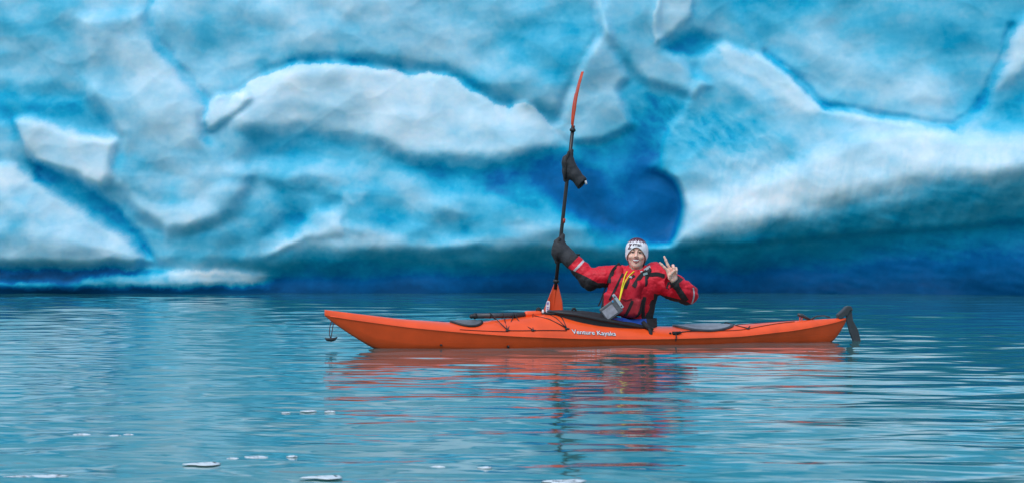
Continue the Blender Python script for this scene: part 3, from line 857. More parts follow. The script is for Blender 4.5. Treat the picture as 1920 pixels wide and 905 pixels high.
# ================================================================== smooth solids (paddle mitts and the paddler) from blended distance fields
import openvdb as vdb
class SDF:
    """a blended solid on a voxel grid, meshed as ONE continuous surface"""
    def __init__(s, lo, hi, h):
        s.h = h; s.lo = np.array(lo, float); n = np.ceil((np.array(hi) - s.lo) / h).astype(int) + 1
        s.d = np.full(tuple(n), 1.0, np.float32); s.n = n
    def _box(s, lo, hi, pad):
        a = np.clip(np.floor((np.array(lo) - pad - s.lo) / s.h).astype(int), 0, s.n)
        b = np.clip(np.ceil((np.array(hi) + pad - s.lo) / s.h).astype(int) + 1, 0, s.n)
        sl = tuple(slice(i, j) for i, j in zip(a, b))
        g = [s.lo[k] + s.h * np.arange(a[k], b[k]) for k in range(3)]
        return sl, np.meshgrid(*g, indexing='ij')
    def _put(s, sl, v, k, cut):
        o = s.d[sl]
        if cut:
            if k > 0:
                t = np.clip(.5 - .5 * (o + v) / k, 0, 1); r = o * (1 - t) - v * t + k * t * (1 - t)
            else: r = np.maximum(o, -v)
        else:
            if k > 0:
                t = np.clip(.5 + .5 * (o - v) / k, 0, 1); r = o * (1 - t) + v * t - k * t * (1 - t)
            else: r = np.minimum(o, v)
        s.d[sl] = r
    def cap(s, a, b, ra, rb=None, k=.02, flat=None, cut=False):
        """tapered limb from a to b; flat=(dir, factor) squashes it along dir"""
        rb = ra if rb is None else rb
        a = np.array(a, float); b = np.array(b, float); R_ = max(ra, rb) * (1.6 if flat else 1.05)
        sl, (X, Y, Z) = s._box(np.minimum(a, b) - R_, np.maximum(a, b) + R_, k + .02)
        if X.size == 0: return s
        P = np.stack([X, Y, Z], -1) - a; ab = b - a
        t = np.clip((P @ ab) / max(ab @ ab, 1e-9), 0, 1)
        D = P - t[..., None] * ab
        if flat:
            f = np.array(flat[0], float); f /= np.linalg.norm(f)
            c = D @ f; D = D + (c * (1 / flat[1] - 1))[..., None] * f
        v = np.linalg.norm(D, axis=-1) - (ra + (rb - ra) * t)
        if flat: v = v * min(1, flat[1] * 1.3)
        s._put(sl, v, k, cut); return s
    def chain(s, pts, rs, k=.02, **kw):
        for i in range(len(pts) - 1): s.cap(pts[i], pts[i + 1], rs[i], rs[i + 1], k, **kw)
        return s
    def ell(s, c, r, k=.02, rot=None, cut=False):
        c = np.array(c, float); r = np.array(r, float); m = max(r)
        sl, (X, Y, Z) = s._box(c - m, c + m, k + .02)
        if X.size == 0: return s
        P = np.stack([X, Y, Z], -1) - c
        if rot is not None: P = P @ np.array(rot)
        q = np.linalg.norm(P / r, axis=-1); g = np.linalg.norm(P / (r * r), axis=-1)
        s._put(sl, q * (q - 1) / np.maximum(g, 1e-6), k, cut); return s
    def rbox(s, c, hsz, rad, k=.02, rot=None, cut=False):
        c = np.array(c, float); hsz = np.array(hsz, float); m = np.linalg.norm(hsz)
        sl, (X, Y, Z) = s._box(c - m, c + m, k + .02)
        P = np.stack([X, Y, Z], -1) - c
        if rot is not None: P = P @ np.array(rot)
        Q = np.abs(P) - (hsz - rad)
        v = np.linalg.norm(np.maximum(Q, 0), axis=-1) + np.minimum(Q.max(-1), 0) - rad
        s._put(sl, v, k, cut); return s
    def warp(s, fn):
        g = [s.lo[k] + s.h * np.arange(s.n[k]) for k in range(3)]
        near = np.abs(s.d) < .06
        I = np.nonzero(near)
        s.d[I] += fn(g[0][I[0]], g[1][I[1]], g[2][I[2]]).astype(np.float32); return s
    def keep(s, fn, k=0.0):
        """cuts away where fn(x, y, z) > 0"""
        g = np.meshgrid(*[s.lo[k_] + s.h * np.arange(s.n[k_]) for k_ in range(3)], indexing='ij')
        s.d = np.maximum(s.d, fn(*g).astype(np.float32)); return s
    def mesh(s, name, mats, parent=None, pick=None, smooth_it=2):
        G = vdb.FloatGrid(); G.background = 1.0
        d = s.d.copy(); 
        for ax in range(3):
            sl = [slice(None)] * 3; sl[ax] = 0; d[tuple(sl)] = np.maximum(d[tuple(sl)], s.h); sl[ax] = -1; d[tuple(sl)] = np.maximum(d[tuple(sl)], s.h)
        G.copyFromArray(d)
        p, q = G.convertToQuads(0.0)
        p = p * s.h + s.lo
        fm = None
        if pick is not None:
            c = p[q].mean(1); 
            nrm = np.cross(p[q[:, 2]] - p[q[:, 0]], p[q[:, 3]] - p[q[:, 1]]); nrm /= np.linalg.norm(nrm, axis=1, keepdims=True) + 1e-9
            fm = pick(c, nrm)
        o = mesh_obj(name, p, q[:, ::1], mats, parent, True, fm)
        if smooth_it:
            m = o.modifiers.new('smooth', 'SMOOTH'); m.iterations = smooth_it; m.factor = .5
        return o

# ================================================================== paddle
PY_ = 22.30
def W(px, py, y=PY_):
    return Vector(((px - 960) * y / FPX, y, CAM_H + (422 - py) * y / FPX))
M_shaft = principled('black_carbon_shaft', (.014, .014, .016), rough=.35, spec=.5)
M_blade = principled('orange_red_blade', (.66, .07, .014), rough=.32, var=.08, vscale=14)
M_neo = principled('charcoal_neoprene', (.030, .034, .040), rough=.75, var=.25, vscale=40, bump=.25, bscale=120)
M_seam = principled('black_trim', (.008, .008, .009), rough=.7)
M_violet = principled('violet_print', (.30, .25, .55), rough=.6)
paddle = empty('paddle', tuple(W(1036, 620)))
tag(paddle, 'black shaft kayak paddle with orange red blades held upright beside the kayak', 'paddle')
PO = Vector(paddle.location)
L_ = lambda px, py, dy=0.0: W(px, py, PY_ + dy) - PO
s_top, s_bot = L_(1074, 242), L_(1042.5, 529)
ax = (s_top - s_bot).normalized()
mb = MB(); mb.tube([s_bot - ax * .06, L_(1052, 440), L_(1063, 340), s_top + ax * .03], .0165, 14); mb.build('shaft', M_shaft, paddle)
for c in (s_top - ax * .01, s_bot + ax * .012):
    mb = MB(); mb.tube([c - ax * .014, c - ax * .006, c + ax * .006, c + ax * .014], [.022, .027, .027, .021], 14); mb.build('drip_ring', M_black, paddle)
c = L_(1056.5, 414); mb = MB(); mb.tube([c - ax * .02, c + ax * .02], .0172, 14); mb.build('grip_mark', principled('red_mark', (.45, .05, .03), rough=.5), paddle)
def blade(base, tip, wl, wr, side, bend, twist_side, name='blade'):
    """wl, wr: half widths along the blade towards -side and +side; bend: spoon curve along twist_side"""
    n, m = 28, 13; V = []; base = Vector(base); tip = Vector(tip)
    for i in range(n + 1):
        t = i / n; c = base.lerp(tip, t) + twist_side * bend(t)
        a, b = -float(wl(t)), float(wr(t))
        for j in range(m):
            u = j / (m - 1); w = a + (b - a) * u
            cup = .018 * ((2 * u - 1) ** 2) * min(1, t * 3)
            V.append(c + side * w + twist_side * cup)
    F_ = [(i * m + j, i * m + j + 1, (i + 1) * m + j + 1, (i + 1) * m + j) for i in range(n) for j in range(m - 1)]
    o = mesh_obj(name, V, F_, M_blade, paddle)
    sm = o.modifiers.new('thickness', 'SOLIDIFY'); sm.thickness = .007; sm.offset = 0
    # raised spine where the shaft runs into the blade
    mbs = MB(); mbs.tube([base.lerp(tip, t) + twist_side * (bend(t) - .003) for t in np.linspace(-.06, .62, 10)], [.0165 * (1 - .75 * k / 9) for k in range(10)], 10)
    mbs.build('blade_spine', M_blade, o)
    return o
tabf = lambda xs, ys: (lambda t: np.interp(t, xs, ys))
E_ = Vector((1, 0, 0)); N_ = Vector((0, -1, 0))
lo_tip = L_(1031, 642)
low = blade(s_bot - ax * .01, lo_tip, tabf([0, .08, .3, .5, .75, .9, 1], [.016, .028, .062, .094, .106, .095, .045]), tabf([0, .08, .3, .5, .75, .9, 1], [.016, .032, .072, .092, .100, .09, .045]), E_, lambda t: -.02 * t * t, N_)
hi_tip = L_(1075.5, 135)
skew = Vector((math.sin(R(3)), -math.cos(R(3)), 0))
nrm_u = Vector((math.cos(R(3)), math.sin(R(3)), 0))
blade(s_top + ax * .0, hi_tip, tabf([0, .1, .4, .7, .9, 1], [.016, .03, .07, .075, .05, .012]), tabf([0, .1, .4, .7, .9, 1], [.014, .026, .06, .07, .045, .01]), skew, lambda t: .072 * t ** 2.2 - .006 * math.sin(t * math.pi) , nrm_u)
# sticker on the lower blade: white capsule with a violet vertical mark
def blade_patch(px, py, w_, h_, mat, name, dy, parent, round_=True):
    N = 24; c = L_(px, py, dy); V = []
    for k in range(N):
        a = 2 * math.pi * k / N; sx_ = math.copysign(abs(math.cos(a)) ** .5, math.cos(a)) * w_; sz = math.copysign(abs(math.sin(a)) ** .7, math.sin(a)) * h_
        V.append(c + Vector((sx_ + .10 * sz, 0, sz)))
    V2 = [v + Vector((0, -.002, 0)) for v in V]
    return mesh_obj(name, V + V2, [tuple(range(N, 2 * N))[::-1], tuple(range(N))] + [(k, (k + 1) % N, N + (k + 1) % N, N + k) for k in range(N)], mat, parent, smooth=False)
st = blade_patch(1027, 574, .017, .052, M_white, 'sticker', -.016, low)
for k, (yy, hh) in enumerate(((568, .012), (575.5, .005), (579, .005), (583, .006))):
    blade_patch(1027 - .1 * k, yy, .009, hh, M_violet, 'sticker_mark', -.0185, st)
blade_patch(1018.5, 587, .011, .022, M_white, 'sticker', -.014, low)

# paddle mitts
def mitt(name, label, path, radii, shaft_pts, sh_r, mouth, mouth_n, open_r, bulge, cat='paddle mitt', lip=None):
    root = empty(name, tuple(W(*path[0])))
    tag(root, label, cat, 'neoprene mitts on the paddle shaft')
    o = Vector(root.location)
    Pn = [np.array(W(px, py, PY_ + dy) - o) for px, py, dy in [(p + (0,))[:3] for p in path]]
    Sp = [np.array(W(px, py) - o) for px, py in shaft_pts]
    allp = np.array(Pn + Sp)
    s = SDF(allp.min(0) - .12, allp.max(0) + .12, .004)
    s.chain(Pn, radii, .03)
    s.chain(Sp, sh_r, .03)
    for px, py, r_ in bulge: s.ell(np.array(W(px, py) - o), r_, .03)
    mp = np.array(W(*mouth) - o); mn = np.array(mouth_n, float); mn /= np.linalg.norm(mn)
    s.keep(lambda X, Y, Z: (X - mp[0]) * mn[0] + (Y - mp[1]) * mn[1] + (Z - mp[2]) * mn[2])
    s.warp(lambda x, y, z: .0035 * fbm(x * 26 + z * 9, z * 24 + y * 12, 3))
    if open_r:
        s.cap(mp - mn * .07, mp + mn * .02, open_r * .8, open_r, 0.0, cut=True)
    s.mesh('shell', M_neo, root)
    # bound edge along the shaft seam
    m_ = MB(); m_.tube([W(px, py, PY_ - .045) - o for px, py in shaft_pts_seam[name + ('_' if open_r else '')]], .012, 8); m_.build('binding', M_seam, root)
    # rim of the opening
    m_ = MB(); e1 = np.cross(mn, [0, 1, 0]); e1 /= np.linalg.norm(e1); e2 = np.cross(mn, e1)
    rr = lip or radii[-1]
    m_.tube([mp + rr * (math.cos(a) * e1 + math.sin(a) * e2) - mn * .004 for a in np.linspace(0, 2 * math.pi, 25)], .0065, 6, cap=False)
    m_.build('cuff_rim', M_seam, root)
    return root, mp, mn, o
shaft_pts_seam = {'paddle_mitt_': [(1067, 284), (1062, 300), (1060.5, 320), (1060.5, 337)], 'paddle_mitt': [(1050, 446), (1044, 462), (1043, 478), (1046, 489)]}
mt, mp, mn, mo = mitt('paddle_mitt', 'empty charcoal mitt hanging open from the upper half of the paddle shaft',
    [(1067, 296), (1070, 312), (1077, 327), (1089, 341), (1096, 350)], [.022, .045, .052, .050, .052], [(1071, 283), (1066, 303), (1063, 322), (1061, 337)], [.022, .040, .038, .024], (1091.5, 345.5), (.72, -.25, -.62), .046, [(1060, 303, (.03, .05, .05))], lip=.051)
m_ = MB(); m_.box(Vector(mp) + Vector((.033, -.02, .014)), (.009, .004, .018), Matrix.Rotation(R(-18), 3, 'Y')); m_.build('white_tag', M_white, mt)
mt2, _, _, _ = mitt('paddle_mitt', 'charcoal mitt pulled over the raised hand that grips the lower half of the paddle shaft',
    [(1051, 452), (1052, 464), (1058, 474), (1068, 485, -.03), (1081, 499, -.06)], [.026, .052, .066, .066, .071], [(1055, 442), (1048, 458), (1044, 474), (1045, 490)], [.022, .042, .042, .024], (1076.5, 493.5), (.62, -.25, -.74), .0, [(1046, 466, (.040, .066, .075)), (1050, 470, (.05, .07, .07))], lip=.068)
m_ = MB(); m_.box(W(1084, 477) - Vector(mt2.location), (.016, .006, .008)); m_.build('pull_tab', M_seam, mt2)
# ================================================================== the paddler
PX0, PYD = 1.12, 22.15
SC = FPX / PYD
person = empty('person', (PX0, PYD, 0))
tag(person, 'smiling person in red jacket and white beanie sitting in the kayak, making a peace sign', 'person')
def B(px, py, dy=0.0):
    """body point: plan position and depth offset in metres (negative is nearer the viewer)"""
    return np.array(((px - 960) / SC - PX0, dy, CAM_H + (422 - py) / SC))
u_ = 1 / SC
M_skin = principled('skin', (.90, .55, .43), rough=.5, var=.06, vscale=30, sss=.35)
M_red = principled('red_fabric', (.66, .002, .020), rough=.6, var=.10, vscale=22, bump=.2, bscale=90)
M_redv = principled('red_vest_fabric', (.55, .003, .022), rough=.68, var=.12, vscale=25, bump=.2, bscale=120)
M_dkred = principled('dark_red_fabric', (.16, .008, .016), rough=.7, var=.15, vscale=30)
M_blk = principled('black_fabric', (.016, .016, .019), rough=.75, var=.3, vscale=30, bump=.2, bscale=80)
M_refl = principled('reflective_tape', (.52, .52, .54), rough=.4)
M_neck = principled('latex_gasket', (.02, .02, .022), rough=.6)

# joints
HEAD = B(1193.5, 476, -.01)
NECK = B(1194, 512, .02)
SH_R, EL_R, WR_R, HD_R = B(1157, 516, .02), B(1107, 523, .04), B(1076, 491, .08), B(1051, 466, .14)
SH_L, EL_L, WR_L = B(1236, 521, .0), B(1287, 553, -.04), B(1263, 529, -.16)
hr = np.array(Matrix.Rotation(R(3), 3, 'Y')) @ np.array(Matrix.Rotation(R(-5), 3, 'Z'))
HT = lambda x, y, z: HEAD + hr @ np.array((x, y, z))

def build_body():
    s = SDF((-.85, -.45, -.02), (.55, .35, .98), .004)
    # torso, hips and thighs inside the boat
    s.ell(B(1192, 602, .02), (.12, .10, .08), .05)
    s.cap(B(1193, 590, .02), B(1190, 545, .0), .10, .12, .05, flat=((0, 1, 0), .8))
    s.cap(B(1178, 525, .02), B(1214, 528, .01), .10, .10, .06)
    s.cap(B(1165, 512, .02), B(1228, 515, .01), .055, .055, .04)
    s.cap(B(1192, 520, .02), HT(0, .02, -.06), .055, .052, .03)
    # head
    s.ell(HT(0, .012, .03), (.080, .094, .096), .02)
    s.ell(HT(0, -.012, -.04), (.071, .074, .082), .03)
    s.ell(HT(0, -.055, -.098), (.032, .030, .024), .03)                 # chin
    for sg in (-1, 1):
        s.ell(HT(sg * .040, -.060, -.024), (.028, .027, .024), .015)      # cheeks lifted by the smile
        s.ell(HT(sg * .031, -.088, .018), (.016, .013, .010), .008, cut=True)  # eye sockets
        s.cap(HT(sg * .014, -.084, .036), HT(sg * .050, -.074, .034), .009, .007, .012)   # brow
        s.ell(HT(sg * .078, .01, -.01), (.010, .020, .032), .006)         # ears
    s.cap(HT(0, -.086, .022), HT(0, -.107, -.016), .008, .012, .010)     # nose
    for sg in (-1, 1): s.ell(HT(sg * .011, -.094, -.020), (.009, .010, .008), .006)
    s.ell(HT(0, -.087, -.058), (.035, .014, .015), .006, cut=True)       # open smile
    # right arm, hand round the shaft inside the mitt
    s.chain([SH_R, EL_R, WR_R], [.055, .045, .032], .03)
    s.chain([WR_R, B(1060, 474, .12), HD_R], [.032, .036, .030], .02)
    for k in range(4):
        z0 = B(1049 - k, 455 + 6.5 * k, .12)
        s.chain([z0 + np.array((.012, .02, 0)), z0 + np.array((-.01, .0, 0)), z0 + np.array((-.024, .02, -.004)), z0 + np.array((-.012, .045, -.006))], [.011, .010, .009, .008], .006)
    s.chain([B(1058, 470, .10), B(1054, 462, .11), B(1052, 452, .12)], [.014, .012, .010], .008)
    # left arm bent up, palm to the viewer
    s.chain([SH_L, EL_L, WR_L], [.055, .046, .030], .03)
    D = -.185
    s.cap(WR_L, B(1260, 522, D), .029, .032, .015, flat=((0, 1, 0), .7))
    s.cap(B(1256, 518, D), B(1251, 507, D), .030, .022, .015, flat=((0, 1, 0), .62))      # palm, thumb side
    s.cap(B(1262, 519, D), B(1261.5, 505, D), .026, .022, .015, flat=((0, 1, 0), .62))    # palm, little finger side
    s.chain([B(1250, 507, D), B(1243.5, 500.2, D - .010), B(1238.5, 495.3, D - .014), B(1234.8, 491.8, D - .014)], [.0135, .0115, .0105, .0088], .008)  # index
    s.chain([B(1254.5, 504, D), B(1249.6, 495.5, D - .004), B(1246, 487, D - .006), B(1243, 480.2, D - .005)], [.0138, .0118, .0108, .0088], .008)      # middle
    s.chain([B(1259.3, 504.5, D), B(1259.2, 496.8, D - .012), B(1260.5, 501, D - .042), B(1260.8, 508, D - .036)], [.0135, .0122, .0112, .0098], .007)  # ring, curled
    s.chain([B(1264, 507.5, D), B(1265, 501.5, D - .010), B(1265.6, 505, D - .036), B(1265.3, 511, D - .030)], [.0118, .0108, .0098, .0088], .007)      # little, curled
    s.chain([B(1253.5, 520, D - .01), B(1254.6, 513.6, D - .030), B(1258, 509.2, D - .044), B(1261, 506, D - .054)], [.0165, .0138, .0118, .0098], .008)  # thumb over them
    return s.mesh('body', [M_skin], person, smooth_it=1)
body = build_body()

# face details
fp = lambda x, y, z: Vector(HT(x, y, z))
M_eye = principled('eye_white', (.34, .32, .30), rough=.3)
M_iris = principled('dark_iris', (.02, .014, .01), rough=.2)
M_brow = principled('brown_brow', (.12, .06, .035), rough=.8)
M_lip = principled('lips', (.48, .10, .10), rough=.45)
M_teeth = principled('teeth', (.88, .85, .80), rough=.35)
for sg in (-1, 1):
    mb = MB(); mb.ball(fp(sg * .031, -.070, .017), (.012, .0115, .0085), 12, 8); e = mb.build('eye', M_eye, body)
    mb = MB(); mb.ball(fp(sg * .031, -.0805, .016), (.0068, .004, .0065), 10, 6); mb.build('iris', M_iris, e)
    mb = MB(); mb.tube([fp(sg * .017, -.083, .0265), fp(sg * .031, -.0865, .0275), fp(sg * .045, -.079, .0245)], [.005, .007, .005], 6)
    mb.build('eyelid', M_skin, body)
    mb = MB(); mb.tube([fp(sg * .015, -.094, .037), fp(sg * .032, -.093, .043), fp(sg * .050, -.080, .037)], [.003, .004, .002], 6); mb.build('eyebrow', M_brow, body)
mb = MB(); mb.tube([fp(x, -.0862 + 14 * x * x, -.0545 + 6 * x * x) for x in np.linspace(-.029, .029, 9)], [.003, .006, .008, .009, .0092, .009, .008, .006, .003], 8); mb.build('teeth', M_teeth, body)
mb = MB(); mb.tube([fp(x, -.0925 + 14 * x * x, -.0425 + 8 * x * x) for x in np.linspace(-.036, .036, 9)], [.002, .003, .004, .004, .0035, .004, .004, .003, .002], 6); mb.build('upper_lip', M_lip, body)
mb = MB(); mb.tube([fp(x, -.0915 + 14 * x * x, -.071 + 22 * x * x) for x in np.linspace(-.033, .033, 9)], [.002, .0035, .0045, .005, .005, .005, .0045, .0035, .002], 6); mb.build('lower_lip', M_lip, body)
# hair, pulled back under the beanie
mb = MB(); mb.tube([fp(-.071, .02, .0), fp(-.073, .03, -.05), fp(-.06, .04, -.09)], [.012, .012, .006], 8); mb.tube([fp(.071, .02, .0), fp(.074, .03, -.05), fp(.062, .04, -.09)], [.012, .014, .008], 8)
mb.tube([fp(0, .09, .0), fp(0, .10, -.05), fp(0, .09, -.09)], [.05, .045, .02], 10)
mb.build('hair', M_brow, person)

# beanie
M_knit = principled('white_knit', (.90, .90, .93), rough=.85, bump=.2, bscale=160)
M_burg = principled('burgundy_knit', (.085, .018, .045), rough=.9, var=.3, vscale=60)
HI = np.linalg.inv(hr)
def build_beanie():
    s = SDF(HEAD + np.array((-.14, -.15, -.12)), HEAD + np.array((.14, .16, .18)), .003)
    s.ell(HT(0, .012, .036), (.101, .116, .108), .02)
    s.ell(HT(0, .015, -.015), (.099, .108, .075), .02)
    def cutf(X, Y, Z):
        P = np.stack([X, Y, Z], -1) - HEAD; Q = P @ HI.T
        front = sstep(.02, -.05, Q[..., 1])
        edge = -.062 + front * (.122 - 11.5 * np.minimum(Q[..., 0] ** 2, .0105))
        return (edge - Q[..., 2])
    s.keep(cutf)
    s.ell(HT(0, .0, .0), (.089, .106, .118), 0.0, cut=True)
    s.keep(cutf)
    def pick(c, n):
        Q = (c - HEAD) @ HI.T
        ang = np.arctan2(Q[:, 0], -Q[:, 1])
        zig = np.interp(ang * 6.2 % 1.0, [0, .18, .34, .5, .66, .8, 1], [.0, .018, .006, .026, .004, .014, 0])
        zig = zig + .010 * np.interp(ang * 2.3 % 1.0, [0, .4, 1], [0, 1, 0])
        return (Q[:, 2] > .093 + zig * 1.25 - .012 * np.abs(ang)).astype(int)
    return s.mesh('beanie', [M_knit, M_burg], person, pick, 1)
beanie = build_beanie()
def hat_text(body_, size, mat, name, ang0, zoff, tilt=0.0):
    V, F_ = text_mesh(body_, size, size * .03)
    w = max(v.x for v in V); out = []
    for v in V:
        a = ang0 + (v.x - w / 2) / .108; zz = zoff + v.y + tilt * (v.x - w / 2) - .012 * (a * a)
        r_ = math.sqrt(max(0, 1 - ((zz - .036) / .108) ** 2))
        out.append(HT(.1035 * r_ * math.sin(a), .012 - .1185 * r_ * math.cos(a), zz))
    return mesh_obj(name, out, F_, mat, beanie, smooth=False)
hat_text('\u0131rman', .040, M_ink, 'lettering', .03, .0745, -.05)
hat_text('Z', .062, M_burg, 'emblem', -.66, .050, .0)

# jacket
def folds(x, y, z):
    return .017 * ridged(x * 5 + z * 3.5, z * 6 - x * 5 + y * 4, 3) - .010 + .005 * fbm(x * 22, z * 22 + y * 10, 3)
def build_jacket():
    s = SDF((-.85, -.45, .0), (.55, .35, .98), .0045)
    s.cap(B(1191, 602, .02), B(1193, 545, .0), .120, .166, .06, flat=((0, 1, 0), .85))
    s.cap(B(1174, 528, .02), B(1216, 530, .01), .125, .125, .06)
    s.cap(B(1163, 516, .02), B(1230, 519, .01), .078, .082, .04)
    s.cap(B(1193, 516, .02), B(1194, 505, .01), .085, .080, .03)             # collar
    s.ell(B(1229, 506, .10), (.10, .085, .072), .03)                        # hood bunched behind the neck
    s.ell(B(1166, 508, .09), (.06, .07, .05), .03)
    # sleeves
    s.chain([SH_R, B(1130, 518, .03), EL_R, B(1091, 507, .06), WR_R], [.092, .088, .092, .078, .070], .03)
    s.chain([SH_L, B(1262, 538, -.03), EL_L + np.array((.005, .0, .012))], [.112, .108, .088], .04)
    s.chain([EL_L + np.array((.005, 0, .012)), B(1281, 543, -.09), B(1267, 531, -.155)], [.088, .082, .050], .03)
    s.warp(folds)
    # neck and wrist openings
    s.cap(B(1194, 508, .0), B(1193, 488, -.02), .066, .07, 0.0, cut=True)
    ax_l = B(1258, 522, -.17) - B(1267, 531, -.155); ax_l /= np.linalg.norm(ax_l); c0 = B(1263.5, 527, -.165)
    s.keep(lambda X, Y, Z: np.where(((X - c0[0]) ** 2 + (Y - c0[1]) ** 2 + (Z - c0[2]) ** 2 < .0095), (X - c0[0]) * ax_l[0] + (Y - c0[1]) * ax_l[1] + (Z - c0[2]) * ax_l[2], -1))
    s.keep(lambda X, Y, Z: .075 - Z)
    def seg(c, a, b):
        ab = b - a; t = np.clip(((c - a) @ ab) / (ab @ ab), 0, 1); return t, c - a - t[:, None] * ab
    def pick(c, n):
        m = np.zeros(len(c), int)
        px = 960 + (c[:, 0] + PX0) * SC; py = 422 - (c[:, 2] - CAM_H) * SC
        # right sleeve: dark underside, silver band
        low = (px < 1152) & (py > np.interp(px, [1066, 1085, 1098, 1120, 1152], [503, 511, 517, 529, 531]))
        m[low] = 1
        fa, fb = np.array((1071., 497.)), np.array((1107., 525.))
        dx = np.array((.72, .69)); t = (px - 1076) * dx[0] + (py - 491) * dx[1]
        m[(px < 1112) & (np.abs(t - 11.5) < 2.1) & ~low] = 2
        m[(px < 1085) & (t < -1)] = 1
        # left sleeve: dark panel from wrist to elbow, dark underside, silver band at elbow
        fr = (px > 1240) & (c[:, 1] < .02)
        ln = (px - 1263) * .83 - (py - 530) * .56      # across the fore-arm
        al = (px - 1263) * .56 + (py - 530) * .83
        m[fr & (np.abs(ln + 1) < np.interp(al, [-5, 10, 30], [9, 5.5, 6])) & (al > -4) & (al < 40) & (px > 1254) & (n[:, 1] < .3)] = 1
        m[(px > 1225) & (py > np.interp(px, [1225, 1245, 1270, 1285, 1303], [549, 553, 559, 563, 574]))] = 1
        m[(px > 1255) & (al < 3.5) & (c[:, 1] < -.08)] = 1
        m[(px > 1288) & (np.abs(px - 1299.5 + .02 * (py - 550) ** 2 * .6) < 1.4) & (py > 538) & (py < 568)] = 2
        # collar lining
        m[(np.hypot(px - 1194, (c[:, 1] + .0) * SC) < 15.5) & (py < 507)] = 1
        return m
    return s.mesh('jacket', [M_red, M_blk, M_refl], person, pick, 2)
jacket = build_jacket()
# cuff gasket at the left wrist
mb = MB(); mb.tube([Vector(B(1268, 533, -.15)), Vector(B(1263, 528, -.163)), Vector(B(1260.5, 524, -.172))], [.050, .043, .037], 16, cap=False); mb.build('wrist_gasket', M_blk, jacket)

# life vest
def build_vest():
    s = SDF((-.40, -.40, .05), (.35, .30, .75), .0045)
    rz = np.array(Matrix.Rotation(R(-24), 3, 'Z')) @ np.array(Matrix.Rotation(R(9), 3, 'Y'))
    s.rbox(B(1170, 556, -.085), (.150, .085, .170), .05, .03, rz)                # front panel, turned towards the bow
    s.rbox(B(1196, 560, .10), (.115, .070, .165), .05, .03, rz)
    s.cap(B(1202, 598, .02), B(1205, 545, .02), .105, .138, .04, flat=((0, 1, 0), .8))
    s.rbox(B(1143, 570, -.10), (.060, .070, .11), .03, .02, rz)                   # left front corner hangs free
    s.rbox(B(1186, 572, -.155), (.075, .040, .075), .025, .015, rz)               # chest pocket
    s.chain([B(1160, 530, -.10), B(1160, 507, -.04), B(1163, 505, .08)], [.045, .038, .04], .03)
    s.chain([B(1206, 530, -.10), B(1214, 509, -.05), B(1218, 508, .08)], [.040, .034, .04], .03)
    s.cap(B(1191, 540, -.30), B(1192, 490, -.12), .040, .085, .02, cut=True)        # open neck
    s.warp(lambda x, y, z: .011 * ridged(x * 7, z * 6 + y * 3, 3) - .007)
    s.keep(lambda X, Y, Z: .085 - Z)
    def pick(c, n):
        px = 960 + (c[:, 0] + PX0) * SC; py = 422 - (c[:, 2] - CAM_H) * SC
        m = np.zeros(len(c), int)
        m[py > np.interp(px, [1120, 1160, 1200], [575, 562, 556])] = 2  # lower pockets in a darker red cloth
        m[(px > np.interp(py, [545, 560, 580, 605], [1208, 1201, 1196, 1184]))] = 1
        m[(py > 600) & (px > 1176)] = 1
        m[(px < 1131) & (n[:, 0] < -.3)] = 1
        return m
    return s.mesh('life_vest', [M_redv, M_blk, principled('deep_red_fabric', (.36, .010, .022), rough=.7, var=.15, vscale=25)], person, pick, 2)
vest = build_vest()

# webbing, zips and buckles laid on the clothing
bpy.context.view_layer.update()
from mathutils.bvhtree import BVHTree
def bvh_of(objs):
    V = []; F_ = []
    for o in objs:
        b = len(V); V += [v.co for v in o.data.vertices]; F_ += [tuple(i + b for i in p.vertices) for p in o.data.polygons]
    return BVHTree.FromPolygons(V, F_)
cloth = bvh_of([jacket, vest])
camp = Vector((-PX0, -PYD, CAM_H))
def on_cloth(px, py, off=.004, tree=None):
    t = Vector(B(px, py, 0)); d = (t - camp).normalized()
    h = (tree or cloth).ray_cast(camp, d)
    return (h[0] if h[0] is not None else t) - d * off
def ribbon(name, pts, w, mat, parent, n=14, off=.004, th=.004):
    P = spline([Vector((a, b, 0)) for a, b in pts], n)
    C3 = [on_cloth(p.x, p.y, off) for p in P]
    C3 = [C3[0]] + [(C3[i - 1] + C3[i] * 2 + C3[i + 1]) / 4 for i in range(1, n - 1)] + [C3[-1]]
    V = []; F_ = []
    for i, c in enumerate(C3):
        t = (C3[min(i + 1, n - 1)] - C3[max(i - 1, 0)]).normalized(); view = Vector((0, -1, .0))
        sd = t.cross(view).normalized() * w / 2; nn = sd.cross(t).normalized() * th / 2
        if nn.y > 0: nn = -nn
        V += [c - sd - nn, c + sd - nn, c + sd + nn, c - sd + nn]
    for i in range(n - 1):
        for k in range(4):
            a = i * 4 + k; b = i * 4 + (k + 1) % 4; F_.append((a, b, b + 4, a + 4))
    F_ += [(0, 1, 2, 3), (4 * n - 1, 4 * n - 2, 4 * n - 3, 4 * n - 4)]
    o = mesh_obj(name, V, F_, mat, parent, smooth=False)
    bm = bmesh.new(); bm.from_mesh(o.data); bmesh.ops.recalc_face_normals(bm, faces=bm.faces); bm.to_mesh(o.data); bm.free()
    return o
ribbon('shoulder_strap', [(1163, 495), (1152, 505), (1146, 517), (1144, 530)], .042, M_web, vest, off=.006)
ribbon('zip', [(1168, 512), (1160, 528), (1150, 548), (1143, 562)], .020, M_web, vest)
ribbon('zip', [(1142, 520), (1133, 545), (1127, 562), (1122, 573)], .012, M_web, vest)
ribbon('zip', [(1186, 563), (1181, 575), (1175, 587), (1170, 594)], .026, M_web, vest)
ribbon('shoulder_strap', [(1213, 508), (1202, 516), (1195, 526), (1188, 537)], .040, M_web, vest, off=.008)
ribbon('shoulder_strap', [(1205, 511), (1220, 514), (1232, 513), (1246, 517)], .036, M_web, vest, off=.006)
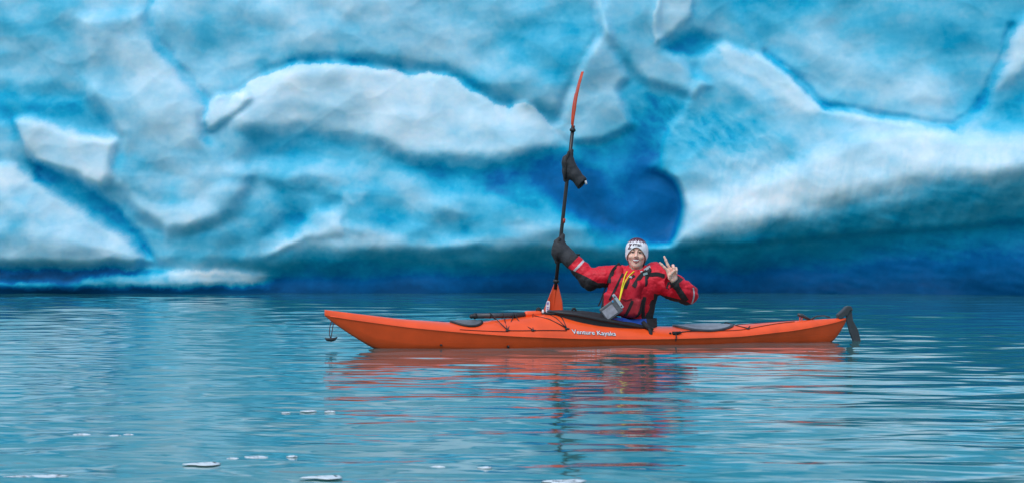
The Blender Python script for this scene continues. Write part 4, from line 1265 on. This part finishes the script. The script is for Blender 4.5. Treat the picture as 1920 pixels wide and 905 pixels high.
ribbon('chest_strap', [(1190, 516), (1180, 524), (1172, 540)], .026, M_web, vest, off=.006)
ribbon('waist_strap', [(1176, 596), (1190, 600), (1202, 601), (1211, 598)], .030, M_web, vest, off=.008)
ribbon('side_strap', [(1209, 556), (1206, 574), (1206, 590), (1207, 600)], .030, M_web, vest, off=.008)
ribbon('arm_tab', [(1254, 528), (1253, 534), (1251, 540)], .026, M_blk, jacket, off=.006)
ribbon('pocket_seam', [(1163, 558), (1175, 562), (1185, 559)], .008, M_dkred, vest)
ribbon('reflective_tab', [(1208, 506), (1214, 502), (1219, 499)], .022, M_refl, jacket, off=.012)
def buckle(px, py, rx, rz_, mat, name='buckle'):
    mb = MB(); mb.ball(on_cloth(px, py, .010), (rx, .008, rz_), 10, 6); mb.build(name, mat, vest)
buckle(1182.5, 519.5, .015, .013, M_refl); buckle(1203, 509, .014, .010, M_refl)
ribbon('buckle', [(1206, 514), (1210, 512.5), (1214, 511.5)], .020, principled('pale_clip', (.30, .42, .42), rough=.4), vest, off=.014)
# spray deck round the waist: black skirt with a blue panel, gathered onto the coaming
def build_skirt():
    root_inv = Matrix.Translation(Vector((PX0, PYD, 0))).inverted()
    N, Mr = 72, 10; V = []; F_ = []; fm = []
    wc = Vector(B(1196, 596, .02))
    for i in range(N):
        ph = 2 * math.pi * i / N
        e = root_inv @ k_world(coam(ph, .006) + Vector((0, 0, .008)))
        a = math.atan2(e.y - wc.y, e.x - wc.x)
        wst = wc + Vector((.17 * math.cos(a), .14 * math.sin(a), .0))
        for j in range(Mr):
            t = j / (Mr - 1); p = e.lerp(wst, t)
            p.z = e.z + (wst.z - e.z) * t ** 1.5 + .016 * math.sin(t * math.pi) + .006 * math.sin(ph * 11 + j) * math.sin(t * math.pi)
            V.append(p)
    for i in range(N):
        for j in range(Mr - 1):
            F_.append((i * Mr + j, ((i + 1) % N) * Mr + j, ((i + 1) % N) * Mr + j + 1, i * Mr + j + 1))
            ph = 2 * math.pi * (i + .5) / N
            fm.append(1 if (math.pi * 1.46 < ph < math.pi * 1.76 and 2 <= j <= 9) else 0)
    o = mesh_obj('spray_deck', V, F_, [M_blk, principled('blue_fabric', (.01, .07, .36), rough=.5, bump=.2, bscale=60)], person, True, fm)
    bm = bmesh.new(); bm.from_mesh(o.data); bmesh.ops.recalc_face_normals(bm, faces=bm.faces); bm.to_mesh(o.data); bm.free()
    return o
skirt = build_skirt()
kin = lambda px, py, lat: Matrix.Translation(Vector((-PX0, -PYD, 0))) @ k_world(centre_plane(px, py, lat))
mb = MB(); mb.tube([kin(1217, 612, -.20), kin(1220, 622, -.235), kin(1221.5, 636, -.262)], [.017, .018, .014], 8, flat=.4); mb.build('release_strap', M_web, skirt)
mb = MB(); mb.tube([kin(1205, 603, -.15), kin(1214, 612, -.19), kin(1224, 619, -.21)], [.02, .024, .018], 8); mb.build('release_toggle', M_web, skirt)

# phone pouch on its lanyard
M_pouch = principled('grey_vinyl', (.10, .105, .12), rough=.25, var=.2, vscale=25)
M_screen = principled('clouded_window', (.34, .33, .38), rough=.2, var=.25, vscale=30)
M_clip = principled('pale_grey_clip', (.42, .50, .55), rough=.4)
M_yel = principled('yellow_cord', (.80, .68, .02), rough=.6)
pc = Vector(B(1145.5, 577, -.30)); pouch = empty('phone_pouch', tuple(pc + Vector((PX0, PYD, 0))))
tag(pouch, 'grey waterproof phone pouch on yellow lanyard hanging against the red vest', 'phone pouch')
Q_ = lambda px, py, dy=-.30: Vector(B(px, py, dy)) - pc
ux = (Q_(1164, 573) - Q_(1148, 551)).normalized(); uy = (Q_(1156, 562) - Q_(1134, 592)).normalized(); uy = (uy - ux * uy.dot(ux)).normalized(); un = ux.cross(uy)
RM = Matrix((ux, uy, un)).transposed()
mb = MB(); mb.box(Q_(1143.5, 578.5), (.066, .085, .011), RM); mb.build('pouch_body', M_pouch, pouch, smooth=False, bevel=.008)
sg = -1 if un.y > 0 else 1
mb = MB(); mb.box(Q_(1141, 581.5) + un * sg * .0125, (.044, .055, .002), RM); mb.build('pouch_window', M_screen, pouch, smooth=False, bevel=.001)
mb = MB(); mb.box(Q_(1156, 562), (.072, .013, .016), RM); cl = mb.build('clip_bar', M_clip, pouch, smooth=False, bevel=.004)
for t in (-.048, .05):
    mb = MB(); mb.ball(Q_(1156, 562) + ux * t + un * sg * .016, (.007, .007, .007)); mb.build('clip_screw', M_black, cl)
mb = MB(); mb.box(Q_(1146, 562) + un * sg * .0125, (.010, .006, .002), RM); mb.build('pouch_mark', principled('cyan_print', (.05, .35, .6), rough=.4), pouch, smooth=False)
off = Vector((PX0, PYD, 0)) - Vector(pouch.location)
lan = []
for run in ([(1176, 508), (1171, 518), (1168, 530), (1164, 545), (1159, 561)], [(1189, 508), (1180, 516), (1172, 528), (1166, 545), (1160, 560)]):
    P = spline([Vector((a, b, 0)) for a, b in run], 16)
    lan.append([on_cloth(p.x, p.y, .010) + off if i < 11 else None for i, p in enumerate(P)])
    end = Q_(1158.5, 561) + un * sg * .012; base = lan[-1][10]
    for i in range(11, 16): lan[-1][i] = base.lerp(end, (i - 10) / 5)
    lan[-1] = [lan[-1][0]] + [(lan[-1][i - 1] + lan[-1][i] + lan[-1][i + 1]) / 3 for i in range(1, 15)] + [lan[-1][-1]]
for run in lan:
    mb = MB(); mb.tube(run, .0058, 6); mb.build('lanyard', M_yel, pouch)
